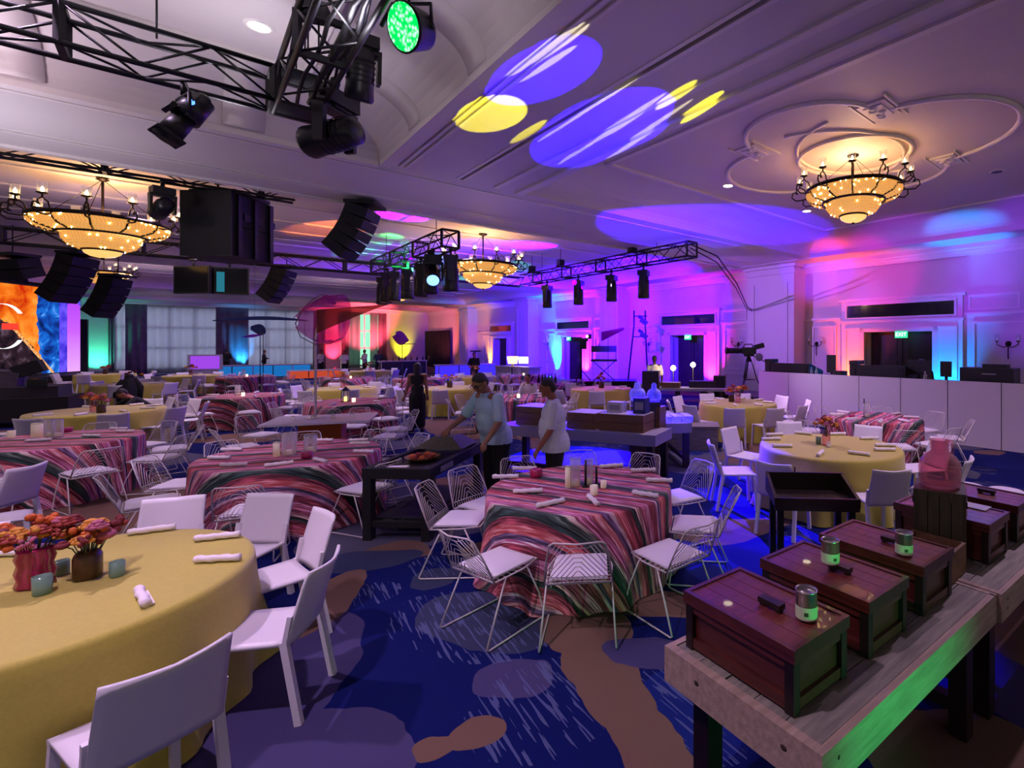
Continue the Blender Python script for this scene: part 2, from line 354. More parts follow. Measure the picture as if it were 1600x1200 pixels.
# ------------------------------------------------------------------ carpet
def carpet():
    m = bpy.data.materials.new('patterned_carpet'); m.use_nodes = True; nt = m.node_tree; L = nt.links.new
    b = nt.nodes['Principled BSDF']; b.inputs['Roughness'].default_value = .95; b.inputs['Specular IOR Level'].default_value = .1
    geo = nt.nodes.new('ShaderNodeNewGeometry')
    def N(t, **k):
        n = nt.nodes.new(t)
        for a, v in k.items(): setattr(n, a, v)
        return n
    def noise(scale, src, det=3, out=0):
        n = N('ShaderNodeTexNoise'); n.inputs['Scale'].default_value = scale; n.inputs['Detail'].default_value = det
        L(src, n.inputs['Vector']); return n.outputs[out]
    def math_(op, a, b_=None, c=None):
        n = N('ShaderNodeMath', operation=op)
        for i, x in enumerate((a, b_, c)):
            if x is None: continue
            if isinstance(x, (int, float)): n.inputs[i].default_value = x
            else: L(x, n.inputs[i])
        return n.outputs[0]
    def vec(op, a, b_):
        n = N('ShaderNodeVectorMath', operation=op)
        for i, x in enumerate((a, b_)):
            if isinstance(x, tuple): n.inputs[i].default_value = x
            else: L(x, n.inputs[i])
        return n
    P = geo.outputs['Position']
    nz = vec('SUBTRACT', noise(1.5, P, 3, 1), (.5, .5, .5)).outputs[0]
    Q = vec('ADD', P, vec('MULTIPLY', nz, (.30, .30, 0)).outputs[0]).outputs[0]
    def ell(cx, cy, rx, ry, rot=0):
        mp = N('ShaderNodeMapping', vector_type='TEXTURE'); mp.inputs['Location'].default_value = (cx, cy, 0)
        mp.inputs['Rotation'].default_value = (0, 0, R(rot)); mp.inputs['Scale'].default_value = (rx, ry, 1)
        L(Q, mp.inputs[0])
        return math_('LESS_THAN', vec('LENGTH', vec('MULTIPLY', mp.outputs[0], (1, 1, 0)).outputs[0], (0, 0, 0)).outputs['Value'], 1.0)
    cur = [None]
    def over(mask, col):
        mx = N('ShaderNodeMix', data_type='RGBA')
        L(mask, mx.inputs['Factor'])
        if isinstance(cur[0], tuple): mx.inputs['A'].default_value = (*cur[0], 1)
        else: L(cur[0], mx.inputs['A'])
        if isinstance(col, tuple): mx.inputs['B'].default_value = (*col, 1)
        else: L(col, mx.inputs['B'])
        cur[0] = mx.outputs['Result']
    NAVY, BLU, TAUPE, GREY, LAVG = srgb('#0b1552'), srgb('#152268'), srgb('#6e5548'), srgb('#504f62'), srgb('#453f66')
    # strokes: thin slanted pale scratches
    mp0 = N('ShaderNodeMapping'); mp0.inputs['Rotation'].default_value = (0, 0, R(52)); L(P, mp0.inputs[0])
    mp = N('ShaderNodeMapping'); mp.inputs['Scale'].default_value = (3.2, 44, 1); L(mp0.outputs[0], mp.inputs[0])
    st = math_('GREATER_THAN', noise(1.0, mp.outputs[0], 1), .575)
    cur[0] = NAVY
    over(math_('GREATER_THAN', noise(.30, P, 2), .60), BLU)
    # the pattern that repeats over the hall
    gb = noise(.42, vec('ADD', Q, (11.3, 4.1, 0)).outputs[0], 1.0)
    gt = noise(.40, vec('ADD', Q, (3.7, 27.2, 0)).outputs[0], 1.0)
    sep = N('ShaderNodeSeparateXYZ'); L(P, sep.inputs[0])
    away = math_('GREATER_THAN', math_('ADD', sep.outputs['Y'], math_('MULTIPLY', math_('ABSOLUTE', math_('ADD', sep.outputs['X'], .6)), .55)), 5.9)
    over(math_('MULTIPLY', away, math_('GREATER_THAN', gb, .57)), GREY)
    over(math_('MULTIPLY', away, math_('GREATER_THAN', gt, .575)), TAUPE)
    stz = math_('GREATER_THAN', noise(.55, vec('ADD', P, (7, 1, 0)).outputs[0], 1), .56)
    over(math_('MULTIPLY', math_('MULTIPLY', st, stz), away), GREY)
    # foreground patches
    def union(es):
        m_ = None
        for e in es:
            v = ell(*e); m_ = v if m_ is None else math_('MAXIMUM', m_, v)
        return m_
    over(union([(-2.55, 3.0, .62, .98, 0), (-1.88, 2.32, .78, .62, 0), (-2.7, 2.2, .9, .9, 0)]), LAVG)
    over(union([(-2.75, 4.9, .46, .26, 10), (-1.95, 4.5, .22, .22, 0), (-1.22, 3.86, .62, .40, -15)]), srgb('#353a55'))
    over(union([(-.90, 3.2, .26, .20, 0), (2.2, 3.1, .3, .6, 20)]), LAVG)
    over(union([(.20, 2.85, .28, .4, 0)]), BLU)
    over(math_('MULTIPLY', math_('MULTIPLY', union([(-1.35, 3.8, .70, .44, -15), (-.62, 2.95, .45, .42, 0), (-2.35, 4.2, .22, .2, 0), (-2.0, 4.75, .3, .25, 0), (.25, 2.95, .35, .5, 0), (2.0, 2.2, .8, .5, 0), (.1, 3.45, .25, .12, 0)]), st), .7), srgb('#586089'))
    over(union([(-2.66, 4.22, .19, .52, 12), (-2.72, 3.75, .2, .25, 0), (-1.12, 2.66, .13, .085, 10), (-.95, 2.75, .12, .11, 0), (-1.3, 5.2, .65, .32, 0), (-.50, 3.75, .30, .40, 20), (-.30, 3.15, .22, .52, 28),
                (-.02, 2.62, .16, .45, 30), (.15, 4.05, .75, .20, -10), (1.6, 2.6, .5, .35, 0), (2.9, 3.6, .6, .5, 0), (2.4, 4.6, .5, .3, 0)]), TAUPE)
    over(union([(-.02, 3.42, .34, .19, -12)]), LAVG)
    # woven pile
    pile = noise(160, P, 2)
    r = N('ShaderNodeMix', data_type='RGBA', blend_type='MULTIPLY'); r.inputs['Factor'].default_value = .5
    cr = N('ShaderNodeValToRGB'); cr.color_ramp.elements[0].color = (.6, .6, .6, 1); cr.color_ramp.elements[1].color = (1.3, 1.3, 1.3, 1); L(pile, cr.inputs[0])
    L(cur[0], r.inputs['A']); L(cr.outputs[0], r.inputs['B']); L(r.outputs['Result'], b.inputs['Base Color'])
    bp = N('ShaderNodeBump'); bp.inputs['Strength'].default_value = .25; bp.inputs['Distance'].default_value = .01
    L(pile, bp.inputs['Height']); L(bp.outputs[0], b.inputs['Normal'])
    return m
M_CARPET = carpet()
fb = MB(); fb.bb(-36, 17.2, -6.5, 49, -.2, 0)
struct(fb.build('floor', M_CARPET, rz=ANG))

# ------------------------------------------------------------------ ceiling: beams, coves, flats
ZB, ZC = 4.95, 5.5
def slab(name, x0, x1, y0, y1, z0, z1, m=M_CEIL):
    return struct(MB().bb(x0, x1, y0, y1, z0, z1).build(name, m, rz=ANG))
WX0 = -36
# beam running away from the viewer, split by the black track of a folding wall
slab('ceiling_beam', 2.25, 3.50, -6.5, 8.68, ZB, 5.9); slab('ceiling_beam', 3.56, 4.70, -6.5, 8.68, ZB, 5.9)
slab('trim_1', 3.49, 3.57, -6.5, 8.68, ZB+.10, ZB+.16, M_DARKGAP)
# beam running across
slab('ceiling_beam', WX0, 16.5, 8.68, 10.77, ZB, 5.9); slab('ceiling_beam', WX0, 16.5, 10.83, 11.70, ZB, 5.9)
slab('trim_2', WX0, 16.5, 10.76, 10.84, ZB+.10, ZB+.16, M_DARKGAP)
for y0, y1 in ((22.5, 25.5), (36.5, 39.5), (46.0, 49.0)): slab('ceiling_beam', WX0, 16.5, y0, y1, ZB, 5.9)
slab('ceiling_beam', 15.2, 16.6, -6.5, 49, ZB-.02, 5.9)
# track rails, beads and steps under the beams
def strip(name, x0, x1, y0, y1, h, m=M_TRIM): return slab(name, x0, x1, y0, y1, ZB-h, ZB+.001, m)
n = 3
for x0, x1, h in [(2.25, 2.40, .07), (2.40, 2.47, .04), (2.53, 2.57, .025), (2.62, 2.66, .025), (3.45, 3.50, .012), (3.56, 3.61, .012), (4.12, 4.22, .03), (4.55, 4.70, .05)]:
    strip('trim_%d' % n, x0, x1, -6.5, 8.66, h); n += 1
for y0, y1, h in [(8.68, 8.83, .07), (8.83, 8.92, .04), (9.02, 9.07, .025), (10.72, 10.77, .012), (10.83, 10.88, .012), (11.58, 11.70, .04)]:
    strip('trim_%d' % n, WX0, 2.24 if y0 < 9 and y0 > 8.6 else 16.0, y0, y1, h); n += 1
def cove(name, path_fn, run, rise, z0, steps=9, m=M_CEIL):
    """elliptical cove swept round a path; path_fn(d) gives the plan polyline inset by d"""
    b = MB(); rows = []
    for i in range(steps+1):
        t = i/steps*PI/2
        rows.append((run*(1-math.cos(t)), z0+rise*math.sin(t)))
    P = [[(x, y, z) for x, y in path_fn(d)] for d, z in rows]
    k = len(P[0]); vs = [p for r_ in P for p in r_]
    fs = [(i*k+j, i*k+j+1, (i+1)*k+j+1, (i+1)*k+j) for i in range(steps) for j in range(k-1)]
    # split per segment so the mitres stay crisp
    b.add(vs, fs, 0, False)
    o = b.build(name, m, rz=ANG); return struct(o)
def coffer(x0, x1, y0, y1, run, tag_):
    def p(d): return [(x0+d, y0+d), (x0+d, y1-d), (x1-d, y1-d), (x1-d, y0+d), (x0+d, y0+d)]
    cove('ceiling_cove', p, run, ZC-ZB-.03, ZB+.03)
    slab('ceiling', x0+run-.05, x1-run+.05, y0+run-.05, y1-run+.05, ZC, ZC+.1)
    # crown bead where the cove meets the flat
    d = run
    for a in (MB().bb(x0+d-.04, x1-d+.04, y1-d-.06, y1-d+.03, ZC-.04, ZC+.02), MB().bb(x0+d-.04, x1-d+.04, y0+d-.03, y0+d+.06, ZC-.04, ZC+.02),
              MB().bb(x0+d-.03, x0+d+.06, y0+d, y1-d, ZC-.04, ZC+.02), MB().bb(x1-d-.06, x1-d+.03, y0+d, y1-d, ZC-.04, ZC+.02)):
        struct(a.build('trim_%d' % tag_, M_TRIM, rz=ANG)); tag_ += 1
coffer(-13.0, 2.25, -6.5, 8.68, 1.1, 20)
coffer(4.70, 15.2, -6.5, 8.68, 1.15, 24)
coffer(-34, 15.2, 11.70, 22.5, 1.3, 28)
coffer(-34, 15.2, 25.5, 36.5, 1.3, 32)
coffer(-34, 15.2, 39.5, 46.0, 1.2, 36)
slab('ceiling', -36, -13.0, -6.5, 8.68, ZB, 5.6)
# flat mouldings that run along the north hall ceiling
k = 40
for y in (13.9, 15.2, 17.1, 18.7, 20.1, 28.0, 31, 33.6):
    slab('trim_%d' % k, -33, 14, y, y+.12, ZC-.035, ZC+.01, M_TRIM); k += 1
# ribs on the cove of the near coffer (raised bands)
def rib_x(y0, y1):
    b = MB()
    def f(u, v):
        t = u*PI/2; d = 1.1*(1-math.cos(t)); z = ZB+.03+(ZC-ZB-.03)*math.sin(t)
        return (2.25-d-.012*math.cos(t), y0+(y1-y0)*v, z-.012*math.sin(t))
    b.grid(f, 12, 1, thick=.02); return struct(b.build('trim_%d' % k, M_CEIL, rz=ANG))
def rib_y(x0, x1):
    b = MB()
    def f(u, v):
        t = u*PI/2; d = 1.1*(1-math.cos(t)); z = ZB+.03+(ZC-ZB-.03)*math.sin(t)
        return (x0+(x1-x0)*v, 8.68-d-.012*math.cos(t), z-.012*math.sin(t))
    b.grid(f, 12, 1, thick=.02); return struct(b.build('trim_%d' % k, M_CEIL, rz=ANG))
for y in (6.81, 4.88, 2.95, 1.02): rib_x(y, y+.44); k += 1
for x in (.38, -1.55, -3.48, -5.41, -7.34): rib_y(x, x+.44); k += 1
# quatrefoil plaster rosette on the flat above the near chandelier
QC = Vector((8.85, 4.19))
def ring_curve(cx, cy, r, a0, a1, w=.05, n_=40, kk=0):
    pts = [(cx+r*math.cos(R(a0+(a1-a0)*i/n_)), cy+r*math.sin(R(a0+(a1-a0)*i/n_)), ZC-.01) for i in range(n_+1)]
    return MB().tube(pts, w, 6)
qx, qy = 1.45, 1.05
for cx, cy, r, a0, a1 in [(QC.x+qx, QC.y, 1.05, -88, 88), (QC.x-qx, QC.y, 1.05, 92, 268), (QC.x, QC.y+qy, 1.42, 3, 177), (QC.x, QC.y-qy, 1.42, 183, 357), (QC.x, QC.y, .95, 0, 360), (QC.x-.1, QC.y+qy*.75, 1.6, 195, 345), (QC.x-.1, QC.y-qy*.75, 1.6, 15, 165)]:
    struct(ring_curve(cx, cy, r, a0, a1, .045 if r < 1.5 else .03).build('trim_%d' % k, M_TRIM, rz=ANG)); k += 1
for sx in (-1, 1):
    for sy in (-1, 1):
        b = MB(); cx, cy = QC.x+sx*qx*1.02, QC.y+sy*1.08
        b.bb(cx-.30, cx+.30, cy-.20, cy+.20, ZC-.035, ZC); b.bb(cx-.22, cx+.22, cy-.13, cy+.13, ZC-.055, ZC)
        for q in range(5): b.ball((cx-.18+.09*q, cy+.05*math.sin(q*2.2), ZC-.055), (.05, .06, .03), 8, 6)
        b.bb(cx-.42, cx+.42, cy-.26, cy-.23, ZC-.03, ZC); b.bb(cx-.42, cx+.42, cy+.23, cy+.26, ZC-.03, ZC)
        struct(b.build('trim_%d' % k, M_TRIM, rz=ANG)); k += 1

# ------------------------------------------------------------------ east wall with four door bays
XW = 16.5
BAYS = [6.35+9.0*i for i in range(5)]
DH, DW = 2.48, 1.03
we = MB()
y = -6.5
for c in BAYS[:4]:
    we.bb(XW, XW+.2, y, c-DW, 0, 5.9); we.bb(XW, XW+.2, c-DW, c+DW, DH, 5.9); y = c+DW
we.bb(XW, XW+.2, y, 49, 0, 5.9)
struct(we.build('wall_east', M_PAINT, rz=ANG))
# piers between the bays
for y0, y1 in ((9.6, 11.6), (19.4, 20.9), (28.3, 29.9), (37.4, 39.0)):
    b = MB(); b.bb(15.75, XW, y0, y1, 0, ZB); b.bb(15.70, XW, y0-.05, y1+.05, 0, .28); b.bb(15.68, XW, y0-.07, y1+.07, ZB-.35, ZB-.22); b.bb(15.62, XW, y0-.12, y1+.12, ZB-.12, ZB)
    b.bb(15.72, 15.76, y0+.25, y0+.32, .9, 4.3); b.bb(15.72, 15.76, y1-.32, y1-.25, .9, 4.3)
    struct(b.build('wall_pier', M_PAINT, rz=ANG))
# crown, chair rail, skirting
for z0, z1, dx in ((4.62, 4.72, .08), (4.72, 4.80, .16), (4.80, 4.93, .28), (2.92, 2.99, .07), (0, .2, .03)):
    for (y0, y1) in ((-6.5, 9.6), (11.6, 19.4), (20.9, 28.3), (29.9, 37.4), (39, 49)):
        segs = [(y0, y1)]
        if z0 < 4:
            segs = []; a = y0
            for c in BAYS:
                if y0 < c < y1: segs.append((a, c-1.84)); a = c+1.84
            segs.append((a, y1))
        for a, e in segs:
            slab(('trim_%d' % k) if z0 > .1 else 'baseboard_east', XW-dx, XW, a, e, z0, z1, M_TRIM); k += 1
def frame_yz(b, x, y0, y1, z0, z1, w=.055, d=.035, mi=0):
    b.bb(x-d, x, y0, y1, z1-w, z1, mi); b.bb(x-d, x, y0, y1, z0, z0+w, mi); b.bb(x-d, x, y0, y0+w, z0+w, z1-w, mi); b.bb(x-d, x, y1-w, y1, z0+w, z1-w, mi)
wf = 1
for c in BAYS[:4]:
    # panel mouldings either side of the door bay
    for (y0, y1) in ((c-4.2, c-2.05), (c+2.05, c+2.95)):
        b = MB(); frame_yz(b, XW, y0, y1, 1.05, 2.72); frame_yz(b, XW, y0, y1, .3, .92)
        struct(b.build('trim_%d' % k, M_TRIM, rz=ANG)); k += 1
    b = MB(); frame_yz(b, XW, c-1.82-1.35, c-1.82-.12, 3.05, 3.5); struct(b.build('trim_%d' % k, M_TRIM, rz=ANG)); k += 1
    # surround
    b = MB(); x = XW-.10
    b.bb(x, XW, c-1.82, c-DW-.02, 0, 2.86); b.bb(x, XW, c+DW+.02, c+1.82, 0, 2.86); b.bb(x, XW, c-DW-.02, c+DW+.02, DH, 2.86)
    b.bb(x, XW, c-1.82, c+1.82, 2.86, 3.53); b.bb(x-.08, XW, c-1.9, c+1.9, 3.50, 3.58); b.bb(x-.05, XW, c-1.86, c+1.86, 2.78, 2.86)
    for s in (-1, 1):
        frame_yz(b, x, c+s*1.42-.27, c+s*1.42+.27, .45, 2.62, .05, .03)
        b.bb(x-.06, x, c+s*(DW+.07)-.07, c+s*(DW+.07)+.07, 0, DH+.12)
    b.bb(x-.06, x, c-DW-.14, c+DW+.14, DH, DH+.12)
    struct(b.build('trim_%d' % k, M_TRIM, rz=ANG)); k += 1
    b = MB(); b.bb(x-.02, x+.02, c-1.60, c+1.60, 2.94, 3.37); struct(b.build('window_%d' % wf, mat('dark_transom', '#14101c', .12, coat=.5), rz=ANG)); 
    b = MB(); frame_yz(b, x, c-1.68, c+1.68, 2.90, 3.42, .06, .04); struct(b.build('trim_%d' % k, M_TRIM, rz=ANG)); k += 1
    # recess lining and the double door
    b = MB(); b.bb(XW, XW+.5, c-DW-.1, c-DW, 0, DH); b.bb(XW, XW+.5, c+DW, c+DW+.1, 0, DH); b.bb(XW, XW+.5, c-DW, c+DW, DH, DH+.1); b.bb(XW+.5, XW+.6, c-DW-.2, c+DW+.2, 0, DH+.2)
    struct(b.build('trim_%d' % k, M_PAINT, rz=ANG)); k += 1
    d = bpy.data.objects.new('door_%d' % wf, None); COL.objects.link(d); struct(d); d.location = W(XW+.36, c, 0); d.rotation_euler = (0, 0, ANG)
    for s in (-1, 1):
        b = MB(); b.bb(0, .05, min(s*.012, s*.99), max(s*.012, s*.99), .01, DH-.02); lf = b.build('door_leaf', M_DOOR, d)
        pb = MB()
        for z0, z1 in ((.25, .85), (.98, 1.55), (1.68, 2.25)):
            frame_yz(pb, 0, s*.5-.33, s*.5+.33, z0, z1, .05, .02)
        pb.build('door_moulding', M_DOOR, lf)
        hb = MB(); hb.cyl((-.05, s*.09, .95), (-.05, s*.09, 1.25), .012, n=8); hb.box((-.025, s*.09, .96), (.06, .02, .02)); hb.box((-.025, s*.09, 1.24), (.06, .02, .02)); hb.build('door_handle', M_TIN, lf)
    wf += 1

def text(s, size, m, parent, loc, rot, name='lettering', ext=.002, align='CENTER'):
    cu = bpy.data.curves.new(name, 'FONT'); cu.body = s; cu.size = size; cu.extrude = ext; cu.align_x = align; cu.align_y = 'CENTER'
    t = bpy.data.objects.new('tmp', cu); COL.objects.link(t)
    bpy.context.view_layer.update()
    me = bpy.data.meshes.new_from_object(t.evaluated_get(bpy.context.evaluated_depsgraph_get()))
    bpy.data.objects.remove(t); me.materials.clear(); me.materials.append(m)
    o = link(name, me, parent, loc); o.rotation_euler = rot; return o
M_EXIT = emis('exit_green', (.02, .55, .16), 1.6); M_EXITL = emis('exit_letters', (.55, 1, .65), 2.2)
for i, c in enumerate(BAYS[:3]):
    t = thing('exit_sign', ['green exit sign over the dark doors behind the white console wall', 'green exit sign over the doors by the lamp-lit table', 'green exit sign over the doors beside the magenta-lit column'][i],
              'sign', W(XW-.16, c+[-.15, -.1, .3][i], 2.38), ANG, 'exit signs over the doors')
    MB().box((0, 0, 0), (.05, .36, .2)).build('sign_case', M_EXIT, t)
    text('EXIT', .16, M_EXITL, t, (-.03, 0, 0), (PI/2, 0, -PI/2))
    MB().box((.08, 0, .09), (.14, .05, .03)).build('bracket', M_BLACK, t)

# ------------------------------------------------------------------ north wall: curtained windows
YN = 48.0
wn = MB()
for x0, x1, z0, z1 in [(-36, -3.45, 0, 5.2), (-3.45, 13.3, 4.75, 5.2), (13.3, 16.7, 0, 5.2), (8.45, 9.55, 0, 5.2)]:
    wn.bb(x0, x1, YN, YN+.2, z0, z1)
struct(wn.build('wall_north', M_PAINT, rz=ANG))
struct(MB().bb(12.95, 13.3, YN-.12, YN, 0, 4.95).bb(-3.5, 13.3, YN-.12, YN, 4.75, 4.95).build('trim_%d' % k, M_TRIM, rz=ANG)); k += 1
struct(MB().bb(-36, 16.5, YN-.25, YN, 4.75, 4.95).build('trim_%d' % k, M_TRIM, rz=ANG)); k += 1
M_DAY = emis('daylight_pane', (.55, .62, .80), 2.6); M_DAYG = emis('daylight_garden', (.25, .75, .42), .8)
M_SHEER = translucent('sheer_fabric', srgb('#a8a6b0'), .90)
M_DRAPE = mat('brown_drape', '#75646f', .85, noise=3, namt=.15)
wi = 10
def window(x0, x1, z0, z1, m):
    global wi
    o = bpy.data.objects.new('window_%d' % wi, None); COL.objects.link(o); struct(o); o.location = W(0, 0, 0); o.rotation_euler = (0, 0, ANG); wi += 1
    nn = max(1, round((x1-x0)/1.3)); nz = 3
    fb_ = MB(); fb_.bb(x0-.1, x0, YN+.02, YN+.14, z0, z1); fb_.bb(x1, x1+.1, YN+.02, YN+.14, z0, z1); fb_.bb(x0, x1, YN+.02, YN+.14, z1, z1+.1); fb_.bb(x0, x1, YN+.02, YN+.14, z0-.1, z0)
    fb_.build('window_frame', M_TRIM, o)
    for i in range(nn):
        for j in range(nz):
            a, e = x0+(x1-x0)*i/nn, x0+(x1-x0)*(i+1)/nn; q, w_ = z0+(z1-z0)*j/nz, z0+(z1-z0)*(j+1)/nz
            MB().bb(a+.05, e-.05, YN+.10, YN+.12, q+.05, w_-.05).build('pane', m, o)
    for i in range(1, nn): MB().bb(x0+(x1-x0)*i/nn-.05, x0+(x1-x0)*i/nn+.05, YN+.04, YN+.13, z0, z1).build('mullion', M_TRIM, o)
    for j in range(1, nz): MB().bb(x0, x1, YN+.045, YN+.125, z0+(z1-z0)*j/nz-.05, z0+(z1-z0)*j/nz+.05).build('transom', M_TRIM, o)
window(-3.2, 1.9, .4, 4.6, M_DAY); window(3.4, 8.3, .4, 4.6, M_DAY); window(10.0, 12.6, .3, 4.6, M_DAYG)
def curtain(name, x0, x1, m, label, dy=-.16, amp=.06, per=.42):
    n_ = max(8, int((x1-x0)/per*8))
    def f(u, v):
        x = x0+(x1-x0)*u
        return (x, YN+dy+amp*math.sin(2*PI*(x-x0)/per)*(0.6+.4*(1-v))+.02*math.sin(x*9), .05+4.68*v)
    o = MB().grid(f, n_, 3, thick=.01).build(name, m, rz=ANG); return tag(o, label, 'curtain', 'curtains on the far window wall')
curtain('drape', -3.50, -3.25, M_DRAPE, 'narrow dark drape at the far wall beside the green-lit strip', per=.15)
curtain('sheer_curtain', -3.25, -2.75, M_SHEER, 'narrow grey sheer curtain between two dark drapes near the stage screen', dy=-.1)
curtain('drape', -2.75, -1.74, M_DRAPE, 'dark brown drape left of the widest sheer curtain', dy=-.2)
curtain('sheer_curtain', -1.74, 1.75, M_SHEER, 'wide grey sheer curtain below the hanging monitors', dy=-.1)
curtain('drape', 1.75, 3.58, M_DRAPE, 'dark drape with blue light at its foot behind the black-clad worker', dy=-.2)
curtain('sheer_curtain', 3.58, 7.6, M_SHEER, 'wide grey sheer curtain behind the slim blue hanging wing', dy=-.1)
curtain('drape', 7.6, 8.45, M_DRAPE, 'dark drape just left of the red-lit column', dy=-.2)
curtain('drape', 9.55, 10.1, M_DRAPE, 'dark drape just right of the red-lit column', dy=-.2)
curtain('sheer_curtain', 10.1, 10.95, M_SHEER, 'sheer curtain left of the green garden view', dy=-.1)
curtain('sheer_curtain', 11.7, 12.3, M_SHEER, 'sheer curtain right of the green garden view', dy=-.1)
curtain('drape', 12.3, 12.95, M_DRAPE, 'brown drape at the right end of the far window wall', dy=-.2)
# black drape across the end bay of the east wall and black doorway by the screen
def fblk(u, v): return (XW-.25+.05*math.sin(u*80), 42.1+6.0*u, .03+3.2*v)
tag(MB().grid(fblk, 120, 2, thick=.01).build('black_masking_drape', M_CLOTHB, rz=ANG), 'wide black masking drape across the far corner bay', 'drape')
tag(MB().bb(-4.72, -4.30, 46.6, 47.2, 0, 3.6).bb(-4.76, -4.26, 46.55, 47.25, 0, .12).build('loudspeaker_tower', M_BLACKM, rz=ANG), 'tall black loudspeaker tower against the green-lit wall', 'speaker')
# ------------------------------------------------------------------ stage screen
def led_art():
    m = bpy.data.materials.new('led_picture'); m.use_nodes = True; nt = m.node_tree; nt.nodes.clear(); L = nt.links.new
    tc = nt.nodes.new('ShaderNodeTexCoord'); sp = nt.nodes.new('ShaderNodeSeparateXYZ'); L(tc.outputs['Object'], sp.inputs[0])
    def N(scale, det=6, off=0, dist=0):
        n = nt.nodes.new('ShaderNodeTexNoise'); n.inputs['Scale'].default_value = scale; n.inputs['Detail'].default_value = det; n.inputs['Distortion'].default_value = dist
        mp = nt.nodes.new('ShaderNodeMapping'); mp.inputs['Location'].default_value = (off, off*.7, 0); L(tc.outputs['Object'], mp.inputs[0]); L(mp.outputs[0], n.inputs['Vector']); return n.outputs[0]
    def ramp(src, els):
        r = nt.nodes.new('ShaderNodeValToRGB'); e = r.color_ramp.elements
        while len(e) < len(els): e.new(.5)
        for q, (p, c) in zip(e, els): q.position = p; q.color = (*srgb(c), 1)
        L(src, r.inputs[0]); return r.outputs[0]
    def M(op, a, b, c=None):
        n = nt.nodes.new('ShaderNodeMath'); n.operation = op
        for i, x in enumerate((a, b, c)):
            if x is None: continue
            if isinstance(x, (int, float)): n.inputs[i].default_value = x
            else: L(x, n.inputs[i])
        return n.outputs[0]
    def mix(f, a, b):
        n = nt.nodes.new('ShaderNodeMix'); n.data_type = 'RGBA'; L(f, n.inputs['Factor']); L(a, n.inputs['A']); L(b, n.inputs['B']); return n.outputs['Result']
    x, z = sp.outputs['X'], sp.outputs['Z']
    org = ramp(N(1.1, 7, 3, .6), [(.30, '#c8280a'), (.46, '#f07018'), (.60, '#ff9c38'), (.75, '#ffc070')])
    blu = ramp(N(1.6, 8, 9, .9), [(.32, '#081238'), (.46, '#123c9c'), (.60, '#1c72dc'), (.72, '#8cc4ff')])
    dark = ramp(N(2.4, 8, 5, .4), [(.3, '#100c18'), (.55, '#33222c'), (.7, '#6a5468')])
    nz = M('MULTIPLY', M('SUBTRACT', N(1.7, 6, 1, .3), .5), 1.1)
    # orange upper left, blue to the right, dark ground at the foot (x=0 at the right edge, negative to the left)
    e1 = M('GREATER_THAN', M('ADD', x, nz), -2.35)
    col = mix(e1, org, blu)
    e2 = M('GREATER_THAN', M('ADD', M('ADD', M('MULTIPLY', x, .95), 4.15), M('MULTIPLY', nz, .25)), M('ADD', z, .75))
    e2b = M('MULTIPLY', e2, M('LESS_THAN', z, 2.0))
    low = M('LESS_THAN', M('ADD', z, M('MULTIPLY', M('ADD', x, 2.6), .9)), M('ADD', 1.15, nz))
    col = mix(M('MULTIPLY', low, M('LESS_THAN', x, -2.2)), col, dark)
    # diagonal rope of orange grains
    dl = M('ABSOLUTE', M('ADD', M('ADD', z, M('MULTIPLY', M('ADD', x, 1.55), 1.05)), M('MULTIPLY', nz, .06)), None)
    rope = M('MULTIPLY', M('LESS_THAN', dl, .09), M('LESS_THAN', z, 2.2))
    col = mix(rope, col, ramp(N(14, 2), [(.4, '#c8742c'), (.6, '#ffc888')]))
    # magenta bay at the right
    purp = ramp(M('MULTIPLY', z, .24), [(0, '#e8a8ff'), (.5, '#c860f8'), (.9, '#b040f0')])
    vio = ramp(N(2, 4, 2), [(.35, '#3020c8'), (.65, '#7058ff')])
    col = mix(M('MULTIPLY', M('GREATER_THAN', x, -1.25), M('LESS_THAN', z, M('ADD', 3.6, M('MULTIPLY', nz, .5)))), col, vio)
    col = mix(M('MULTIPLY', M('GREATER_THAN', x, -.80), M('LESS_THAN', M('ADD', z, M('ABSOLUTE', M('ADD', x, .42), None)), 3.75)), col, purp)
    em = nt.nodes.new('ShaderNodeEmission'); em.inputs[1].default_value = .55; L(col, em.inputs[0])
    o = nt.nodes.new('ShaderNodeOutputMaterial'); L(em.outputs[0], o.inputs[0]); return m
SCR = thing('stage_screen', 'large stage screen showing orange and blue rock art with a white ring letter', 'screen', (-29.5, 26.0, .66), math.atan2(4.1, -1.1))
# local +x runs to the right edge of the picture, local -y faces the hall
MB().bb(-9.0, 0, .02, .2, 0, 4.14).build('screen_cabinet', M_BLACKM, SCR)
pic = MB().bb(-8.96, -.02, 0, .02, .03, 4.1).build('picture', led_art(), SCR)
M_LEDW = emis('led_white', (1, .97, 1), .7)
cb = MB(); pts = [(-4.17+1.0*math.cos(a), -.015, 2.2+.98*math.sin(a)) for a in [R(38+284*i/40) for i in range(41)]]
for i in range(40): cb.bar(pts[i], pts[i+1], .30, .01)
cb.build('ring_letter', M_LEDW, SCR)
MB().box((-3.75, -.012, 2.2), (.75, .01, .28)).build('red_mark', emis('led_red', (1, .06, .04), .5), SCR)
t = thing('screen_header', 'deep black masking border hanging above the stage screen', 'drape', (-29.5, 26.0, 4.82), math.atan2(4.1, -1.1))
MB().grid(lambda u, v: (-9+9.2*u, -.05+.03*math.sin(u*120), .0+.95*v), 140, 2, thick=.02).build('masking_cloth', M_CLOTHB, t)
